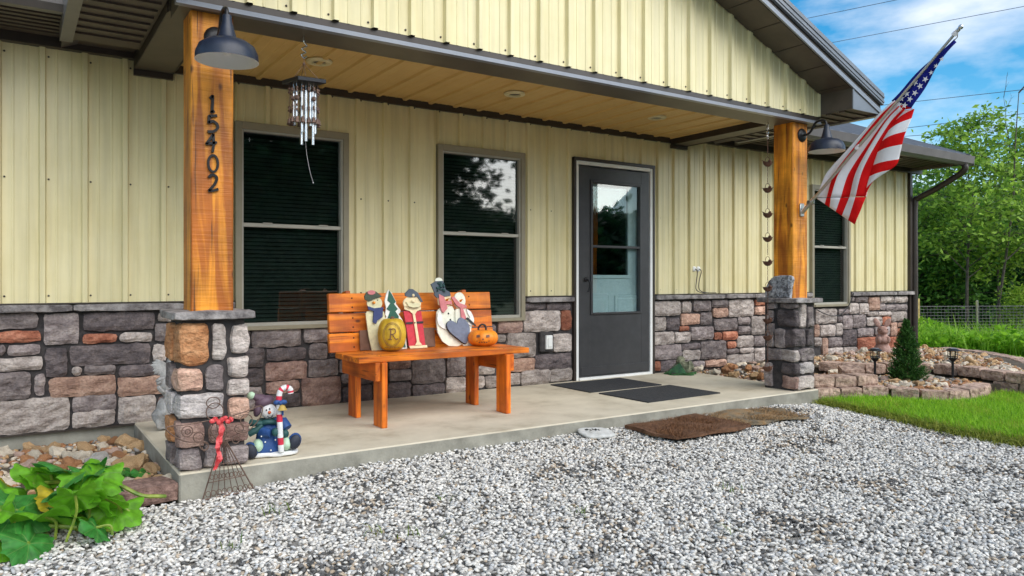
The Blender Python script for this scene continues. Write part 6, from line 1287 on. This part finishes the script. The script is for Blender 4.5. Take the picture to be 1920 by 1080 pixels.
for k, (F_, q_, h, s_) in enumerate([(25, .50, 4.4, 2.2), (25, .575, 4.0, 2.2), (26, .65, 4.2, 2.3), (26, .73, 4.4, 2.4), (31, .53, 5.3, 2.9), (31, .63, 5.0, 2.9), (31, .73, 5.3, 2.9), (21.5, .545, 2.5, 1.7), (21.5, .61, 2.4, 1.7), (21.5, .69, 2.5, 1.8)]):
    tr(F_, q_, 'woodland_tree', WL[k], h, s_, 18, 13000, .2, LF['dark'], 20+k, .04, .0, .55, group='dark wood edge behind the fence', trunk_r=.10, clump=.27, tube_n=4)
# bare dead saplings against the sky
for k, (bx, by, hh_) in enumerate([(*fr(17.2, .648), 6.3), (*fr(18, .655), 5.0)]):
    mb = MB(); rs_ = random.Random(50+k); st_ = [((0, 0, 0), Vector((.06, .04, 1)).normalized(), hh_, .04, 0)]
    while st_:
        p, d, l, r0, dep = st_.pop(); p = Vector(p); pts = [p]; 
        for j in range(5): d = (d+Vector((rs_.gauss(0, .08), rs_.gauss(0, .08), rs_.gauss(.02, .05)))).normalized(); pts.append(pts[-1]+d*l/5)
        mb.tube(pts, [r0*(1-.16*j) for j in range(6)], 5)
        if dep < 3:
            for j in range(2, 6):
                if rs_.random() < .85: st_.append((tuple(pts[j]), (d+Vector((rs_.gauss(0, .5), rs_.gauss(0, .5), rs_.gauss(.15, .3)))).normalized(), l*rs_.uniform(.22, .38), r0*.45, dep+1))
    o = mb.obj('bare_sapling', BARK, None, True, (bx, by, -1.1)); tag(o, ['thin leafless sapling rising inside the walnut crown', 'leafless sapling with forked twigs against the cloud'][k], 'tree')
# ============================================================ POWER LINES
def pix(u, v, d):
    F_ = np.array([.5547, .8321, 0]); R__ = np.array([.8321, -.5547, 0]); return np.array([0, 0, .97])+d*(F_+(u-960)/1410*R__+np.array([0, 0, (525-v)/1410]))
PL = [((1520, 33), (1680, 0), 'topmost power line crossing the sky above the gable'), ((1570, 78), (1920, 12), 'second power line crossing the sky above the flagpole'), ((1720, 190), (1920, 168), 'third power line, passing behind the flag canton'), ((1700, 240), (1920, 213), 'fourth power line just above the tree tops'), ((1690, 256), (1920, 240), 'lowest power line behind the tree tops')]
for (a, b, lab) in PL:
    p, q_ = pix(*a, 46), pix(*b, 40); d = q_-p; A, B = p-d*3, q_+d*6; pts = [A+(B-A)*s+np.array([0, 0, -1.2*(s*(1-s))*0]) for s in np.linspace(0, 1, 12)]
    mb = MB(); mb.tube([tuple(z_) for z_ in pts], .018, 5); tag(mb.obj('power_line', CM['slate'], None), lab, 'power line', 'power lines overhead')
# ============================================================ ACROSS THE YARD, SEEN IN THE PANES
for k, (bx, by, h, s_) in enumerate([(3.5, -19, 10, 4.2), (8.5, -18, 10.5, 4.4), (15.0, -20, 9.5, 3.3), (20.2, -22, 4.2, 2.4), (6.2, -15, 3.0, 2.6), (10.5, -15, 3.2, 2.7), (15.0, -18, 3.4, 2.6), (33, -10.5, 6.5, 3.6), (22.6, -14.5, 3.3, 2.4)]):  # last two added to darken reflections in the far window and door
    tree('yard_tree', ['leafy yard tree reflected in the left part of the first window', 'big leafy yard tree reflected in the first window', 'leafy yard tree reflected in the left part of the second window', 'lower yard tree reflected beside the sky in the second window', 'round shrub across the yard reflected low in the first window', 'wide shrub across the yard below the big tree', 'wide shrub across the yard reflected low in the second window', 'leafy tree added down the lawn to darken the far window reflection', 'rounded shrub added across the yard to darken the door glass reflection'][k], (bx, by, -.15), h, s_, 22, 14000, .45, LF['dark'], 70+k, .02, .0, .6, group='trees across the yard', trunk_r=.22, clump=.26, tube_n=4)
